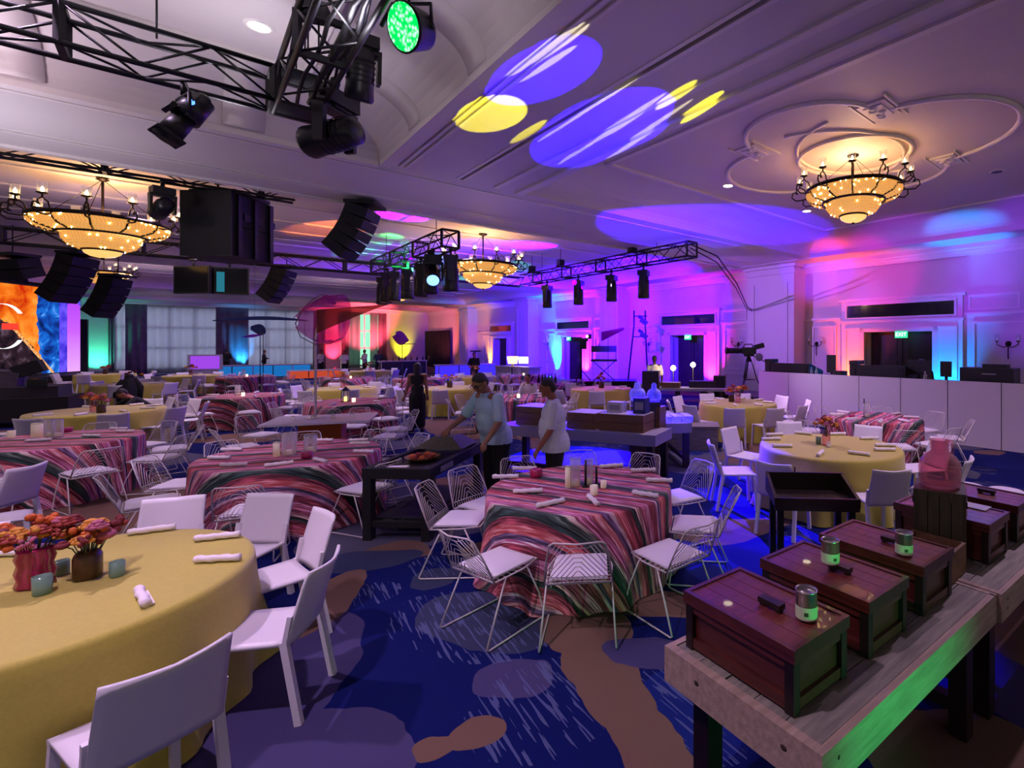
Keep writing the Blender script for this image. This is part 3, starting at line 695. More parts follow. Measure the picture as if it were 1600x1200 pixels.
# stage deck
t = thing('stage_platform', 'low black stage platform under the glowing screen', 'stage', (-29.5, 26.0, 0), math.atan2(4.1, -1.1))
MB().bb(-9, .6, -1.6, 1.0, 0, .62).build('deck', M_BLACKM, t); MB().bb(-9, .6, -1.62, -1.6, .02, .6).build('skirt', M_CLOTHB, t)

# ------------------------------------------------------------------ mix position: white console wall and its gear
t = thing('console_booth_wall', 'long white hard-panel wall fronting the mix position', 'partition', W(11.74, 8.27, 0), ANG)
for i in range(10):
    MB().bb(0, .04, -.95*(i+1)+.008, -.95*i-.008, .01, 1.33).build('panel', M_WHITELAM, t)
MB().bb(.04, .09, -9.5, 0, .05, 1.30).build('frame_rail', M_BLACK, t)
MB().bb(.04, 1.0, -.05, -.01, .01, 1.33).build('end_panel', M_WHITELAM, t)
for i in range(4):
    yy = 8.1-2.4*i
    t = thing('mixing_table', ['black-topped table behind the booth wall under the long mixing console', 'black-topped table behind the booth wall under the wide lighting console',
                               'black-topped table behind the booth wall under the boxed monitor', 'black-topped table at the far right end behind the booth wall'][i], 'table', W(11.9, yy, 0), ANG, 'tables behind the booth wall')
    MB().bb(0, .9, -2.36, 0, 1.22, 1.27).build('table_top', M_BLACKM, t)
    for a in (.08, .82):
        for e in (-2.28, -.08): MB().bb(a-.025, a+.025, e-.025, e+.025, 0, 1.22).build('leg', M_BLACK, t)
def console(Y0, Y1, h, label, wedge=True, rack=True):
    t = thing('mixing_console', label, 'console', W(11.95, Y0, 1.27), ANG, 'consoles on the mix tables')
    w = Y1-Y0
    b = MB(); poly = [(0, 0), (.75, 0), (.75, .10), (.10, h), (0, h)]
    vs = [(x, 0, z) for x, z in poly]+[(x, w, z) for x, z in poly]
    b.add(vs, [(0, 1, 2, 3, 4), (9, 8, 7, 6, 5)]+[(i, i+5, (i+1) % 5+5, (i+1) % 5) for i in range(5)]).build('console_body', M_BLACKP, t)
    mb = MB(); n_ = int(w/.09)
    for i in range(n_): mb.box((.42, .06+(w-.12)*i/max(1, n_-1), h*.62+.02), (.22, .025, .02), Matrix.Rotation(math.atan2(h-.1, .65), 3, 'Y'))
    fo = mb.build('fader_bank', M_GREY, t); fo['kind'] = 'stuff'
    if rack:
        MB().bb(-.02, .32, w-.22, w, h, h+.10).build('meter_bridge', M_BLACKP, t)
    for q in (0.1, w-.1): MB().bb(-.012, 0, q-.05, q+.05, .04, h-.05).build('end_cheek', M_BLACK, t)
    return t
console(6.85, 8.20, .30, 'long black sloping mixing console near the tripod camera')
console(4.45, 5.75, .32, 'wide black lighting console in front of the dark doors')
def monitor(X, Y, w, h, z, label, rz=0, name='computer_monitor'):
    t = thing(name, label, 'monitor', W(X, Y, 1.27), ANG+rz, 'screens on the mix tables')
    MB().box((0, 0, z+h/2), (.035, w, h)).build('display', M_BLACKP, t); MB().box((.02, 0, z+h/2), (.004, w-.03, h-.03)).build('screen_face', M_SCREEN, t)
    MB().bb(.015, .05, -.03, .03, .015, z+.05).build('stand', M_BLACK, t); MB().bb(-.1, .12, -.13, .13, 0, .015).build('foot', M_BLACK, t)
monitor(12.25, 6.38, .24, .46, .08, 'upright black monitor beside the long mixing console')
monitor(12.3, 4.28, .5, .33, .12, 'wide black monitor left of the narrow one at the seated operator')
monitor(12.3, 3.72, .22, .34, .10, 'narrow black monitor in front of the blue-lit column', .1)
t = thing('boxed_console', 'large black control desk with a raised lid by the right wall sconce', 'console', W(12.0, 2.42, 1.27), ANG)
MB().bb(0, .55, 0, .95, 0, .33).build('desk_body', M_BLACKP, t); MB().bb(.05, .3, .12, .55, .33, .41).build('raised_lid', M_BLACKP, t); MB().bb(-.006, 0, .3, .55, .2, .22).build('maker_plate', M_GREY, t)
MB().bb(-.004, 0, .05, .9, .03, .05).build('lower_trim', M_BLACK, t)
t = thing('white_equipment_box', 'small white device box at the right end of the mix tables', 'box', W(12.05, 1.72, 1.27), ANG)
MB().bb(0, .22, 0, .27, .06, .30).build('case', M_WHITELAM, t); MB().bb(-.03, .25, -.04, .31, 0, .06).build('plinth', M_WHITELAM, t); MB().bb(-.004, 0, .1, .17, .22, .24).build('badge', M_GREY, t)
t = thing('black_equipment_box', 'small black box right of the white device box', 'box', W(12.05, 1.38, 1.27), ANG)
MB().bb(0, .2, 0, .26, 0, .16).build('case', M_BLACKP, t); MB().bb(-.01, 0, .03, .23, .03, .13).build('front_plate', M_BLACK, t)
t = thing('black_stage_box', 'low black box left of the wide lighting console', 'box', W(12.1, 6.0, 1.27), ANG)
MB().bb(0, .25, 0, .24, 0, .14).build('case', M_BLACKP, t); MB().bb(-.01, 0, .03, .21, .03, .11).build('front_plate', M_BLACK, t)
t = thing('paper_stack', 'white sheets lying on the booth ledge beside the upright monitor', 'paper', W(11.93, 6.05, 1.27), ANG)
for i in range(4): MB().box((.12, .25, .006+.009*i), (.21, .42, .007), Matrix.Rotation(.05*i, 3, 'Z')).build('sheet', M_NAP, t)
for i, (Y, c_, l_) in enumerate([(6.86-.1, M_CLEAR, 'clear water bottle on the booth ledge by the long console'), (6.62, M_CLEAR, 'clear water bottle standing left of the upright monitor'), (4.02, M_CLEAR, 'clear water bottle next to the seated operator')]):
    t = thing('water_bottle', l_, 'bottle', W(11.93, Y, 1.27), 0, 'bottles on the booth ledge')
    MB().lathe([(.03, 0), (.033, .02), (.033, .13), (.013, .18), (.013, .2)], 12).build('bottle_body', M_CLEAR, t); MB().cyl((0, 0, .2), (0, 0, .215), .015, n=10).build('cap', M_WHITELAM, t)

# ------------------------------------------------------------------ broadcast camera on tripod beside the booth
t = thing('camera_riser', 'black carpeted riser box under the tripod camera', 'riser', W(12.5, 8.95, 0), ANG)
MB().bb(-.75, .75, -.6, .75, 0, .55).build('deck', M_BLACKM, t); MB().bb(-.77, .77, -.62, .77, .55, .6).build('deck_top', M_BLACK, t)
def tripod(base, h, spread, label, head=True, rz=0):
    t = thing('camera_tripod', label, 'tripod', base, rz)
    for i in range(3):
        a = R(90+120*i); lb = MB()
        d = Vector((math.cos(a), math.sin(a), 0))
        for s in (-1, 1):
            o_ = Vector((-d.y, d.x, 0))*.03*s
            lb.tube([Vector((0, 0, h))+d*.07+o_, d*spread*.55+Vector((0, 0, h*.45))+o_], .014, 6)
        lb.tube([d*spread*.5+Vector((0, 0, h*.5)), d*spread+Vector((0, 0, .02))], .016, 6); lb.ball(d*spread+Vector((0, 0, .025)), .025, 8, 6)
        lb.build('leg', M_BLACK, t)
    MB().tube([Vector((math.cos(R(90+120*i)), math.sin(R(90+120*i)), 0))*spread*.5+Vector((0, 0, h*.42)) for i in range(3)], .01, 6, closed=True).build('spreader', M_BLACK, t)
    MB().lathe([(.08, h-.06), (.09, h), (.07, h+.03), (.05, h+.10)], 16).build('bowl_head', M_BLACK, t)
    return t
tb = W(12.35, 9.05, .6)
tripod(tb, 1.02, .42, 'black broadcast tripod on a riser at the end of the white booth wall', rz=.4)
t = thing('broadcast_camera', 'large black broadcast camera with long lens on the tripod by the booth', 'camera', tb+Vector((0, 0, 1.12)), R(183))
MB().box((0, 0, .17), (.42, .16, .2)).build('camera_body', M_BLACKP, t)
MB().box((0, 0, .035), (.3, .12, .07)).build('pan_head', M_BLACK, t)
lb = MB(); lb.cyl((.2, 0, .17), (.62, 0, .17), .075, .085, 18); lb.cyl((.62, 0, .17), (.7, 0, .17), .10, .10, 18); lb.build('lens', M_BLACKP, t)
MB().cyl((.701, 0, .17), (.705, 0, .17), .085, n=18).build('front_glass', M_SCREEN, t)
MB().tube([(-.12, 0, .27), (-.1, 0, .36), (.12, 0, .36), (.16, 0, .27)], .016, 8).build('top_handle', M_BLACK, t)
MB().box((-.30, .02, .30), (.3, .14, .14), Matrix.Rotation(.25, 3, 'Y')).build('viewfinder', M_BLACKP, t)
MB().tube([(-.1, .06, .03), (-.35, .12, -.1), (-.62, .14, -.22)], .014, 8).build('pan_bar', M_BLACK, t)
hb = MB(); hb.lathe([(.10, -.02), (.12, 0), (.10, .02)], 20, (0, 0, 0)); o = hb.build('focus_wheel', M_GREY, t); o.location = (-.28, .12, -.02); o.rotation_euler = (PI/2, 0, 0)

# ------------------------------------------------------------------ trusses
def truss(name, label, A, B, s=.30, pitch=.45, near=False, drop=None, group='black lighting trusses'):
    A, B = Vector(A), Vector(B); L_ = (B-A).length; d = (B-A).normalized()
    t = thing(name, label, 'truss', A, 0, group)
    x = d.cross(Vector((0, 0, 1))).normalized(); z = x.cross(d).normalized(); h = s/2
    def P(a, i, j): return d*a+x*(h*i)+z*(h*j)
    for i in (-1, 1):
        for j in (-1, 1): MB().tube([P(0, i, j), P(L_, i, j)], .024, 8).build('chord', M_BLACK, t)
    nseg = max(1, round(L_/pitch)); p_ = L_/nseg; acc = MB()
    for k_ in range(nseg):
        a0, a1 = k_*p_, (k_+1)*p_; fl = k_ % 2
        for side in range(4):
            pa = [(-1, -1, -1, 1), (1, -1, 1, 1), (-1, 1, 1, 1), (-1, -1, 1, -1)][side]
            q0, q1 = (pa[0], pa[1]), (pa[2], pa[3])
            if fl: q0, q1 = q1, q0
            b = MB() if near else acc
            b.tube([P(a0, *q0), P(a1, *q1)], .012, 5)
            if near: b.build('brace', M_BLACK, t)
    for k_ in range(0, nseg+1, 3 if near else 4):
        a = min(L_, k_*p_)
        b = MB()
        for q in [((-1, -1), (-1, 1)), ((1, -1), (1, 1)), ((-1, -1), (1, -1)), ((-1, 1), (1, 1))]: b.bar(P(a, *q[0]), P(a, *q[1]), .05)
        b.build('end_frame', M_BLACK, t)
    if not near: o_ = acc.build('bracing', M_BLACK, t); o_['kind'] = 'stuff'
    # hanging wires up to the ceiling
    for a in (L_*.15, L_*.85):
        p = P(a, 0, 1); up = ZC-.02-(A+p).z
        if up > 0.05: MB().tube([p, p+Vector((0, 0, up))], .008, 5).build('hanging_wire', M_BLACK, t)
    return t
CORN = Vector((-3.62, 5.12, 4.62))
xd = Vector((CA, SA, 0)); yd = Vector((-SA, CA, 0))
truss('lighting_truss', 'near black box truss crossing the top left of the view', CORN-xd*5.6+Vector((0, 0, 0)), CORN-xd*.2, .32, .46, True)
truss('lighting_truss', 'near black box truss rising from its corner towards the viewer', CORN+yd*.15, CORN-yd*4.2, .34, .46, True)
for i, (dx_, dz_, r_) in enumerate([(.12, -.12, .018), (.06, -.15, .022), (-.04, -.14, .016), (-.10, .1, .02)]):
    pts = [CORN+xd*(dx_+.02*math.sin(q*1.7+i))+Vector((0, 0, dz_+.03*math.sin(q*1.1+2*i)))-yd*(.2+.33*q) for q in range(13)]
    tag(MB().tube(pts, r_, 6).build('cable_bundle', M_BLACK), ['thick outer cable laid along the near rising truss', 'thickest cable sagging inside the near rising truss', 'thin cable low inside the near rising truss', 'cable on top of the near rising truss'][i], 'cable', 'cables on the near truss')
t = thing('truss_corner_block', 'black corner block joining the two near trusses', 'truss corner', CORN, ANG)
for sx in (-1, 1):
    for sy in (-1, 1): MB().bar((sx*.17, sy*.17, -.18), (sx*.17, sy*.17, .18), .05).build('post', M_BLACK, t)
for zz in (-.17, .17): MB().bb(-.19, .19, -.19, .19, zz-.015, zz+.015).build('plate', M_BLACKM, t)
MB().tube([(0, 0, .17), (0, 0, ZC-CORN.z-.02)], .008, 5).build('hanging_wire', M_BLACK, t)
t = thing('chain_hoist', 'black chain hoist hanging above the corner of the near trusses', 'hoist', (-2.92, 4.34, 4.95), .3)
MB().box((0, 0, 0), (.22, .14, .13)).build('motor', M_BLACKM, t)
for q in (-.04, .04): MB().tube([(q, 0, -.06), (q, 0, -.34)], .008, 5).build('chain', M_BLACK, t)
MB().tube([(0, 0, .06), (0, 0, ZC-4.97)], .008, 5).build('hook_chain', M_BLACK, t)
truss('lighting_truss', 'black truss tucked along the far edge of the cross beam at left', W(-9.0, 12.05, 5.02), W(1.6, 12.05, 5.02), .26, .5)
truss('lighting_truss', 'long black truss across the north hall ceiling', W(-14, 18.1, 4.52), W(9.8, 18.1, 4.52), .34, .55)
truss('lighting_truss', 'blue-lit truss running away beside the centre chandelier', W(4.6, 11.9, 4.56), W(4.6, 17.9, 4.56), .40, .5)
truss('lighting_truss', 'black truss along the blue east wall', W(9.8, 9.0, 4.58), W(9.8, 17.9, 4.58), .38, .5)
# cables from the east truss to the pier
t = tag(MB().tube([W(9.8, 9.0, 4.7), W(11.2, 9.3, 4.6), W(13.0, 10.0, 4.05), W(15.2, 11.2, 3.45), W(15.75, 11.4, 3.38)], .02, 6).tube([W(9.8, 9.05, 4.62), W(11.3, 9.4, 4.45), W(13.1, 10.1, 3.9), W(15.2, 11.25, 3.4), W(15.75, 11.4, 3.34)], .016, 6).build('power_cable', M_BLACK), 'black cables drooping from the east truss to the lit pier', 'cable')

# ------------------------------------------------------------------ lamps on the trusses
M_LENSB = emis('lens_blue', (.10, .26, 1), 2.6); M_LENSG = bpy.data.materials.new('lens_green_led'); M_LENSG.use_nodes = True
nt = M_LENSG.node_tree; nt.nodes.clear(); e_ = nt.nodes.new('ShaderNodeEmission'); v_ = nt.nodes.new('ShaderNodeTexVoronoi'); v_.inputs['Scale'].default_value = 34
tc_ = nt.nodes.new('ShaderNodeTexCoord'); nt.links.new(tc_.outputs['Object'], v_.inputs['Vector']); r_ = nt.nodes.new('ShaderNodeValToRGB')
r_.color_ramp.elements[0].color = (.30, 1, .42, 1); r_.color_ramp.elements[0].position = .15; r_.color_ramp.elements[1].color = (0, .34, .05, 1); r_.color_ramp.elements[1].position = .6
nt.links.new(v_.outputs['Distance'], r_.inputs[0]); nt.links.new(r_.outputs[0], e_.inputs[0]); e_.inputs[1].default_value = 1.4
o_ = nt.nodes.new('ShaderNodeOutputMaterial'); nt.links.new(e_.outputs[0], o_.inputs[0])
def moving_head_proto(lens):
    t = thing('moving_head_light', '', 'stage light')
    b = MB(); b.bb(-.03, .03, -.02, .02, -.16, 0); b.tube([(-.16, 0, -.13), (.16, 0, -.13)], .015, 6); b.lathe([(.045, -.05), (.045, .01)], 10); b.build('clamp', M_BLACK, t)
    b = MB(); b.box((0, 0, -.22), (.36, .26, .14)); b.box((0, 0, -.30), (.2, .2, .04)); b.build('base', M_BLACKP, t)
    b = MB()
    for s in (-1, 1): b.box((s*.19, 0, -.48), (.05, .14, .38), None, 0, .8)
    b.box((0, 0, -.32), (.40, .15, .05)); b.build('yoke', M_BLACKP, t)
    hd = MB().lathe([(.06, .26), (.13, .24), (.145, .05), (.15, -.18), (.16, -.30), (.14, -.33)], 18).build('lamp_head', M_BLACKP, t, (0, 0, -.56))
    MB().lathe([(0.001, -.335), (.125, -.335)], 18, close=False).build('lens', lens, hd)
    fb_ = MB()
    for q in range(5): fb_.lathe([(.151, -.12+.06*q), (.158, -.11+.06*q), (.151, -.10+.06*q)], 18, close=False)
    fb_.build('cooling_fins', M_BLACK, hd)
    return t
MHP = moving_head_proto(M_SCREEN); MHB = moving_head_proto(M_LENSB)
def mh(src, loc, rz, tilt, label, scale=1.0, group='moving heads on the trusses'):
    c = place(src, loc, rz, label, group, scale)
    for ch in c.children:
        if ch.name.startswith('lamp_head'): ch.rotation_euler = (tilt, 0, 0)
    return c
mh(MHP, (-3.18, 5.05, 4.74), R(78), R(82), 'large black moving head hanging below the near truss corner', 1.0)
mh(MHP, (-2.78, 4.80, 5.14), .7, R(20), 'black moving head on the side of the near rising truss', .8)
H6 = [(17.7, 0, 'greenish moving head at the far end of the blue-lit truss'), (16.7, .1, 'second moving head from the far end of the blue-lit truss'), (16.0, .05, 'third moving head from the far end, orange glint on its side'),
      (15.0, 0, 'fourth moving head from the far end of the blue-lit truss'), (14.0, 0, 'deep blue moving head halfway along the blue-lit truss'), (13.0, .0, 'black moving head left of the glowing blue lens'), (12.1, 0, 'black moving head above the centre chandelier at right')]
for Y, tl, lb_ in H6: mh(MHP, W(4.6+.1*math.sin(Y*9), Y, 4.37), ANG+1.2, tl, lb_, 1.15)
hb = mh(MHB, W(4.45, 12.6, 4.40), ANG+2.6, R(60), 'moving head with bright blue lens facing the viewer', 1.1)
hb.rotation_euler = (0, 0, R(180)+math.atan2(-hb.location.x, hb.location.y)+R(0))
for Y, lb_ in [(16.2, 'farthest moving head under the east truss'), (14.2, 'second moving head from the far end of the east truss'), (12.4, 'second moving head from the near end of the east truss'), (10.9, 'nearest moving head under the east truss')]:
    mh(MHP, W(9.8, Y, 4.39), ANG+.6, 0, lb_, 1.1)
for Y, lb_ in [(17.3, 'farthest black lamp standing on top of the east truss'), (15.3, 'middle black lamp standing on top of the east truss'), (11.4, 'nearest black lamp standing on top of the east truss')]:
    c = thing('rigging_motor', lb_, 'hoist', W(9.8, Y, 4.80), ANG, 'hoists above the east truss')
    MB().box((0, 0, .16), (.2, .2, .22)).build('motor', M_BLACKM, c); MB().box((0, 0, .03), (.34, .1, .06)).build('beam_clamp', M_BLACK, c); MB().tube([(0, 0, .27), (0, 0, ZC-4.80)], .01, 5).build('chain', M_BLACK, c)
for X, lb_, tl in [(-7.55, 'black moving head under the cross beam truss at the left edge', .25), (-5.35, 'black moving head in front of the left chandelier rod', .6), (-3.3, 'black moving head between the left chandelier and the hung cabinet', .1), (-.25, 'black moving head just right of the hung loudspeaker cabinet', 1.3)]:
    mh(MHP, W(X, 12.05, 4.89), ANG+.3, tl, lb_, .82)
for X, lb_ in [(-12.6, 'black wash light on the long north truss over the screen'), (-9.5, 'black wash light on the north truss beneath the left chandelier')]:
    mh(MHP, W(X, 18.1, 4.35), ANG+.8, 1.2, lb_, 1.0)
# profile spot under the near truss
pp = CORN-xd*.84+Vector((0, 0, -.16))
t = thing('profile_spotlight', 'black profile spotlight with a blue filter hanging under the near truss', 'stage light', pp, R(-30)); t.scale = (1.0, 1.0, 1.0)
MB().tube([(0, 0, 0), (0, 0, -.12)], .02, 8).tube([(-.13, 0, -.34), (-.14, 0, -.13), (.14, 0, -.13), (.13, 0, -.34)], .016, 6).build('yoke', M_BLACK, t)
rot = Matrix.Rotation(R(60), 3, 'X')
def TP(p): return rot @ Vector(p)+Vector((0, 0, -.34))
b = MB(); b.cyl(TP((0, .02, 0)), TP((0, -.19, 0)), .085, .095, 14); b.cyl(TP((0, -.19, 0)), TP((0, -.24, 0)), .10, .10, 14); b.build('lens_tube', M_BLACK, t)
b = MB(); b.cyl(TP((0, .02, 0)), TP((0, .26, 0)), .115, .105, 14); b.cyl(TP((0, .26, 0)), TP((0, .31, 0)), .08, .05, 14); b.build('lamp_house', M_BLACKP, t)
b = MB(); b.box(TP((0, .02, .12)), (.2, .05, .04), rot); b.box(TP((.13, .0, 0)), (.04, .03, .05), rot); b.box(TP((-.13, .0, 0)), (.04, .03, .05), rot); b.box(TP((0, -.22, 0)), (.22, .02, .22), rot); b.build('shutter_frame', M_BLACK, t)
MB().ball(TP((.09, .14, .05)), .03, 8, 6).build('indicator_lamp', emis('led_blue', (.05, .15, 1), 2.5), t)
MB().tube([(.05, 0, -.02), (.16, .02, -.2), TP((.05, .3, .03))], .008, 5).build('power_lead', M_BLACK, t)
# green LED par near the top edge
gp = Vector((-1.78, 3.60, 4.36))
t = thing('led_par_light', 'round black LED par lamp glowing green at the top edge', 'stage light', gp, 0)
rot = (Vector((-.45, -.85, -.35))).to_track_quat('Z', 'Y').to_matrix()
MB().lathe([(.05, -.20), (.13, -.17), (.16, -.02), (.17, 0)], 24).build('can', M_BLACKP, t).rotation_euler = rot.to_euler()
MB().lathe([(.001, .004), (.155, .004)], 24, close=False).build('led_face', M_LENSG, t).rotation_euler = rot.to_euler()
MB().tube([(.18, .05, .02), (.16, .08, .22), (-.12, .08, .22), (-.17, .02, .02)], .014, 6).build('yoke', M_BLACK, t)
MB().tube([(0, .08, .22), (0, .08, ZC-gp.z-.02)], .01, 6).build('hanging_pole', M_BLACK, t)

# ------------------------------------------------------------------ hung loudspeakers and monitors
t = thing('hung_loudspeaker_cabinet', 'big flat-faced black loudspeaker cluster hanging beside the left chandelier', 'speaker', (-8.03, 9.58, 3.68), 0)
for i, z_ in enumerate((0, .58)): MB().bb(-.45, .45, -.5, .5, z_+.01, z_+.57).build('cabinet', M_BLACKM, t)
MB().bb(-.46, .46, -.53, -.5, 0, 1.18).build('front_baffle', M_BLACKP, t)
for i in range(3):
    MB().bb(.45, .49, -.4+.38*i, -.32+.38*i, .02, 1.14).build('side_rib', M_BLACK, t)
for i in range(3):
    MB().bb(.455, .48, -.25+.3*i, -.1+.3*i, .7, .82).build('side_handle', M_BLACK, t)
MB().bb(-.42, .42, -.4, .45, 1.18, 1.24).tube([(-.4, .2, 1.2), (-.4, .2, 1.55)], .02).tube([(.4, .2, 1.2), (.4, .2, 1.55)], .02).build('rigging_frame', M_BLACK, t)
MB().tube([(0, .2, 1.5), (0, .2, 1.87)], .012).tube([(-.45, .2, 1.52), (.45, .2, 1.52)], .025).build('hanging_chain', M_BLACK, t)
def line_array(loc, rz, n_, label, w=.62, h=.22, dcurve=.09, lean=.25, scale=1, rod=.4):
    t = thing('line_array_speaker', label, 'speaker', loc, rz, 'hung line array speakers'); t.scale = (scale,)*3
    a = lean; p = Vector((0, 0, 0))
    MB().bb(-w/2, w/2, -.2, .35, .02, .09).tube([(0, .1, .09), (0, .1, .09+rod)], .014).build('bumper_frame', M_BLACK, t)
    for i in range(n_):
        rr = Matrix.Rotation(-a, 3, 'X'); c = p+rr @ Vector((0, .05, -h/2))
        o = MB().box((0, 0, 0), (w, .42, h-.012)).build('speaker_cabinet', M_BLACKM, t, c); o.rotation_euler = rr.to_euler()
        g = MB().box((0, -.215, 0), (w-.05, .01, h-.04)).build('grille', M_BLACK, o)
        p = p+rr @ Vector((0, 0, -h)); a += dcurve
    return t
def hang(px_x, d, ztop, zroof): return zroof-ztop
line_array((-5.75, 9.95, 4.78), R(-82), 5, 'curved black line array hanging right of the big cabinet', rod=.14, h=.20, w=.62, lean=.30, dcurve=.10)
line_array((-11.0, 15.0, 4.33), R(-80), 5, 'small curved line array below the long north truss', rod=.2, h=.20, lean=.30)
line_array((-16.1, 14.1, 4.55), R(-80), 5, 'curved line array before the screen header, left of its twin', rod=.6, h=.26, w=.8)
line_array((-17.5, 16.4, 4.25), R(-80), 5, 'curved line array under the small far chandelier', rod=.75, h=.26, w=.75)
line_array((-15.6, 12.4, 4.20), R(170), 2, 'short black speaker pair at the left edge above the screen', rod=.7, h=.24, w=.8)
for i, (x_, y_, w_, rz_, l_) in enumerate([(-10.30, 11.25, .92, R(-8), 'left hung black monitor under the big loudspeaker cabinet'), (-9.62, 11.45, .72, R(28), 'right hung black monitor with a teal reflection')]):
    t = thing('hung_monitor', l_, 'monitor', (x_, y_, 3.22), rz_, 'monitors under the loudspeaker cluster')
    MB().bb(-w_/2, w_/2, 0, .06, 0, .62).build('housing', M_BLACKP, t); MB().bb(-w_/2+.03, w_/2-.03, -.005, 0, .03, .59).build('screen_face', M_SCREEN, t)
    MB().tube([(0, .05, .6), (0, .05, .75)], .02).tube([(-.1, .05, .75), (.1, .05, .75)], .03).tube([(0, .05, .75), (0, .05, ZC-3.24)], .012).build('hanging_pole', M_BLACK, t)
    if i: MB().bb(-.22, -.08, -.009, -.005, .05, .5).build('painted_reflection', emis('teal_reflection', (.03, .26, .36), .35), t)  # teal reflection on the dark glass, put in as a faint glowing strip

# ------------------------------------------------------------------ chandeliers
def chandelier_proto():
    t = thing('chandelier', '', 'chandelier')
    prof1 = [(1.0, -.02), (.985, -.09), (.90, -.18), (.68, -.25)]; prof2 = [(.56, -.27), (.555, -.36), (.47, -.48), (.30, -.56)]; prof3 = [(.29, -.58), (.26, -.64), (.18, -.69), (.08, -.715), (.001, -.72)]
    MB().lathe(prof1, 48, close=False).build('upper_bowl', M_GLOW, t); MB().lathe(prof2, 48, close=False).build('middle_bowl', M_GLOW, t)
    MB().lathe(prof3, 32, close=False).build('bottom_dome', M_DOME, t)
    for nm, r, z, w in (('top_ring', 1.02, 0, .035), ('middle_ring', .66, -.26, .028), ('lower_ring', .30, -.575, .018)):
        MB().lathe([(r-w*.6, z-w), (r+w*.5, z-w), (r+w*.6, z+w), (r-w*.5, z+w), (r-w*.6, z-w)], 48, close=False).build(nm, M_IRON, t)
    cb = MB()
    rnd = random.Random(3)
    def bead(r, a, z, s):
        c = Vector((r*math.cos(a), r*math.sin(a), z))
        cb.add([c+Vector(v)*s for v in ((1, 0, 0), (-1, 0, 0), (0, 1, 0), (0, -1, 0), (0, 0, 1.2), (0, 0, -1.2))], [(0, 2, 4), (2, 1, 4), (1, 3, 4), (3, 0, 4), (2, 0, 5), (1, 2, 5), (3, 1, 5), (0, 3, 5)], 1 if rnd.random() < .07 else 0)
    def rows(prof, nr, per):
        for i in range(nr):
            u = (i+.5)/nr*(len(prof)-1); k_ = int(u); f_ = u-k_; r = prof[k_][0]*(1-f_)+prof[k_+1][0]*f_; z = prof[k_][1]*(1-f_)+prof[k_+1][1]*f_
            n_ = int(per*r)
            for q in range(n_): bead(r+.012, 2*PI*(q+.5*(i % 2))/n_, z-.008, .019)
    rows(prof1, 9, 120); rows(prof2, 7, 120)
    o = cb.build('crystal_strands', [M_CRYS, M_FLAME], t); o['kind'] = 'stuff'
    for i in range(12):
        a = 2*PI*i/12
        def C(r, z, da=0): return (r*math.cos(a+da), r*math.sin(a+da), z)
        MB().tube([C(1.015, -.02), C(.99, -.10), C(.915, -.185), C(.68, -.265)], .018, 6).build('bowl_strap', M_IRON, t)
        arm = MB().tube([C(.96, -.05), C(1.10, -.10), C(1.25, -.10), C(1.34, -.02), C(1.32, .08), C(1.24, .10), C(1.20, .05)], .016, 6).tube([C(1.02, .02), C(1.06, .14), C(1.16, .20), C(1.24, .14), C(1.24, .05)], .014, 6).tube([C(1.16, .19), C(1.16, .27)], .016, 6).build('scroll_arm', M_IRON, t)
        cx, cy, _ = C(1.16, 0)
        MB().lathe([(.02, .25), (.075, .27), (.085, .285), (.02, .285)], 12, (cx, cy, 0)).build('drip_cup', M_IRON, arm)
        MB().lathe([(.062, .285), (.072, .47)], 12, (cx, cy, 0), close=False).build('glass_shade', M_CLEAR, arm)
        MB().lathe([(.001, .29), (.024, .30), (.028, .34), (.012, .38), (.001, .40)], 8, (cx, cy, 0)).build('bulb', M_FLAME, arm)
    MB().lathe([(.001, -.76), (.03, -.745), (.03, -.72)], 10).build('finial', M_IRON, t)
    return t
CH = chandelier_proto()
CHL = [(tuple(W(8.85, 4.19, 4.86)), .80, 'warm crystal bowl chandelier under the plaster rosette at right'),
       ((-11.3, 10.36, 4.58), 1.0, 'large warm crystal chandelier at the left beside the hung cabinet'),
       ((-5.25, 15.6, 4.52), 1.0, 'centre crystal chandelier with pink-lit dome behind the blue truss'),
       ((-13.55, 27.1, 4.95), .78, 'small far amber chandelier above the red-lit wall'), ((-20.9, 19.2, 4.80), .75, 'small far amber chandelier above the stage screen corner')]
for loc, sc, lb_ in CHL:
    c = place(CH, loc, .13, lb_, 'crystal bowl chandeliers', sc); up = (ZC-loc[2])/sc
    MB().tube([(0, 0, -.1), (0, 0, up)], .022, 8).lathe([(.02, up-.08), (.12, up-.03), (.13, up)], 14).build('rod', M_IRON, c)
    for q in range(3):
        a = q*2.09+.5; MB().tube([(.95*math.cos(a), .95*math.sin(a), .02), (.03*math.cos(a), .03*math.sin(a), up-.06)], .006, 5).build('suspension_chain', M_IRON, c)
    point('chandelier_glow', (loc[0], loc[1], loc[2]+.22*sc), (1.0, .60, .30), 46*sc*sc, .18)
drop(CH)
# recessed downlights that show
for X, Y, lb_ in [(0.60, 6.83, 'bright round recessed downlight over the near left truss'), (8.58, 6.83, 'small lit downlight on the ceiling left of the right chandelier'), (11.7, 6.76, 'small lit downlight low behind the right chandelier'), (11.76, 2.65, 'dark round ceiling grille right of the rosette')]:
    t = thing('recessed_downlight', lb_, 'ceiling light', W(X, Y, ZC), 0, 'recessed ceiling lights')
    MB().lathe([(.10, -.012), (.13, -.012), (.14, 0)], 24, close=False).build('trim_ring', M_TRIM, t)
    MB().lathe([(.001, -.008), (.10, -.008)], 24, close=False).build('lamp_disc', M_BLACK if 'dark' in lb_ else emis('downlight_glow', (1, .85, .6), 6), t)
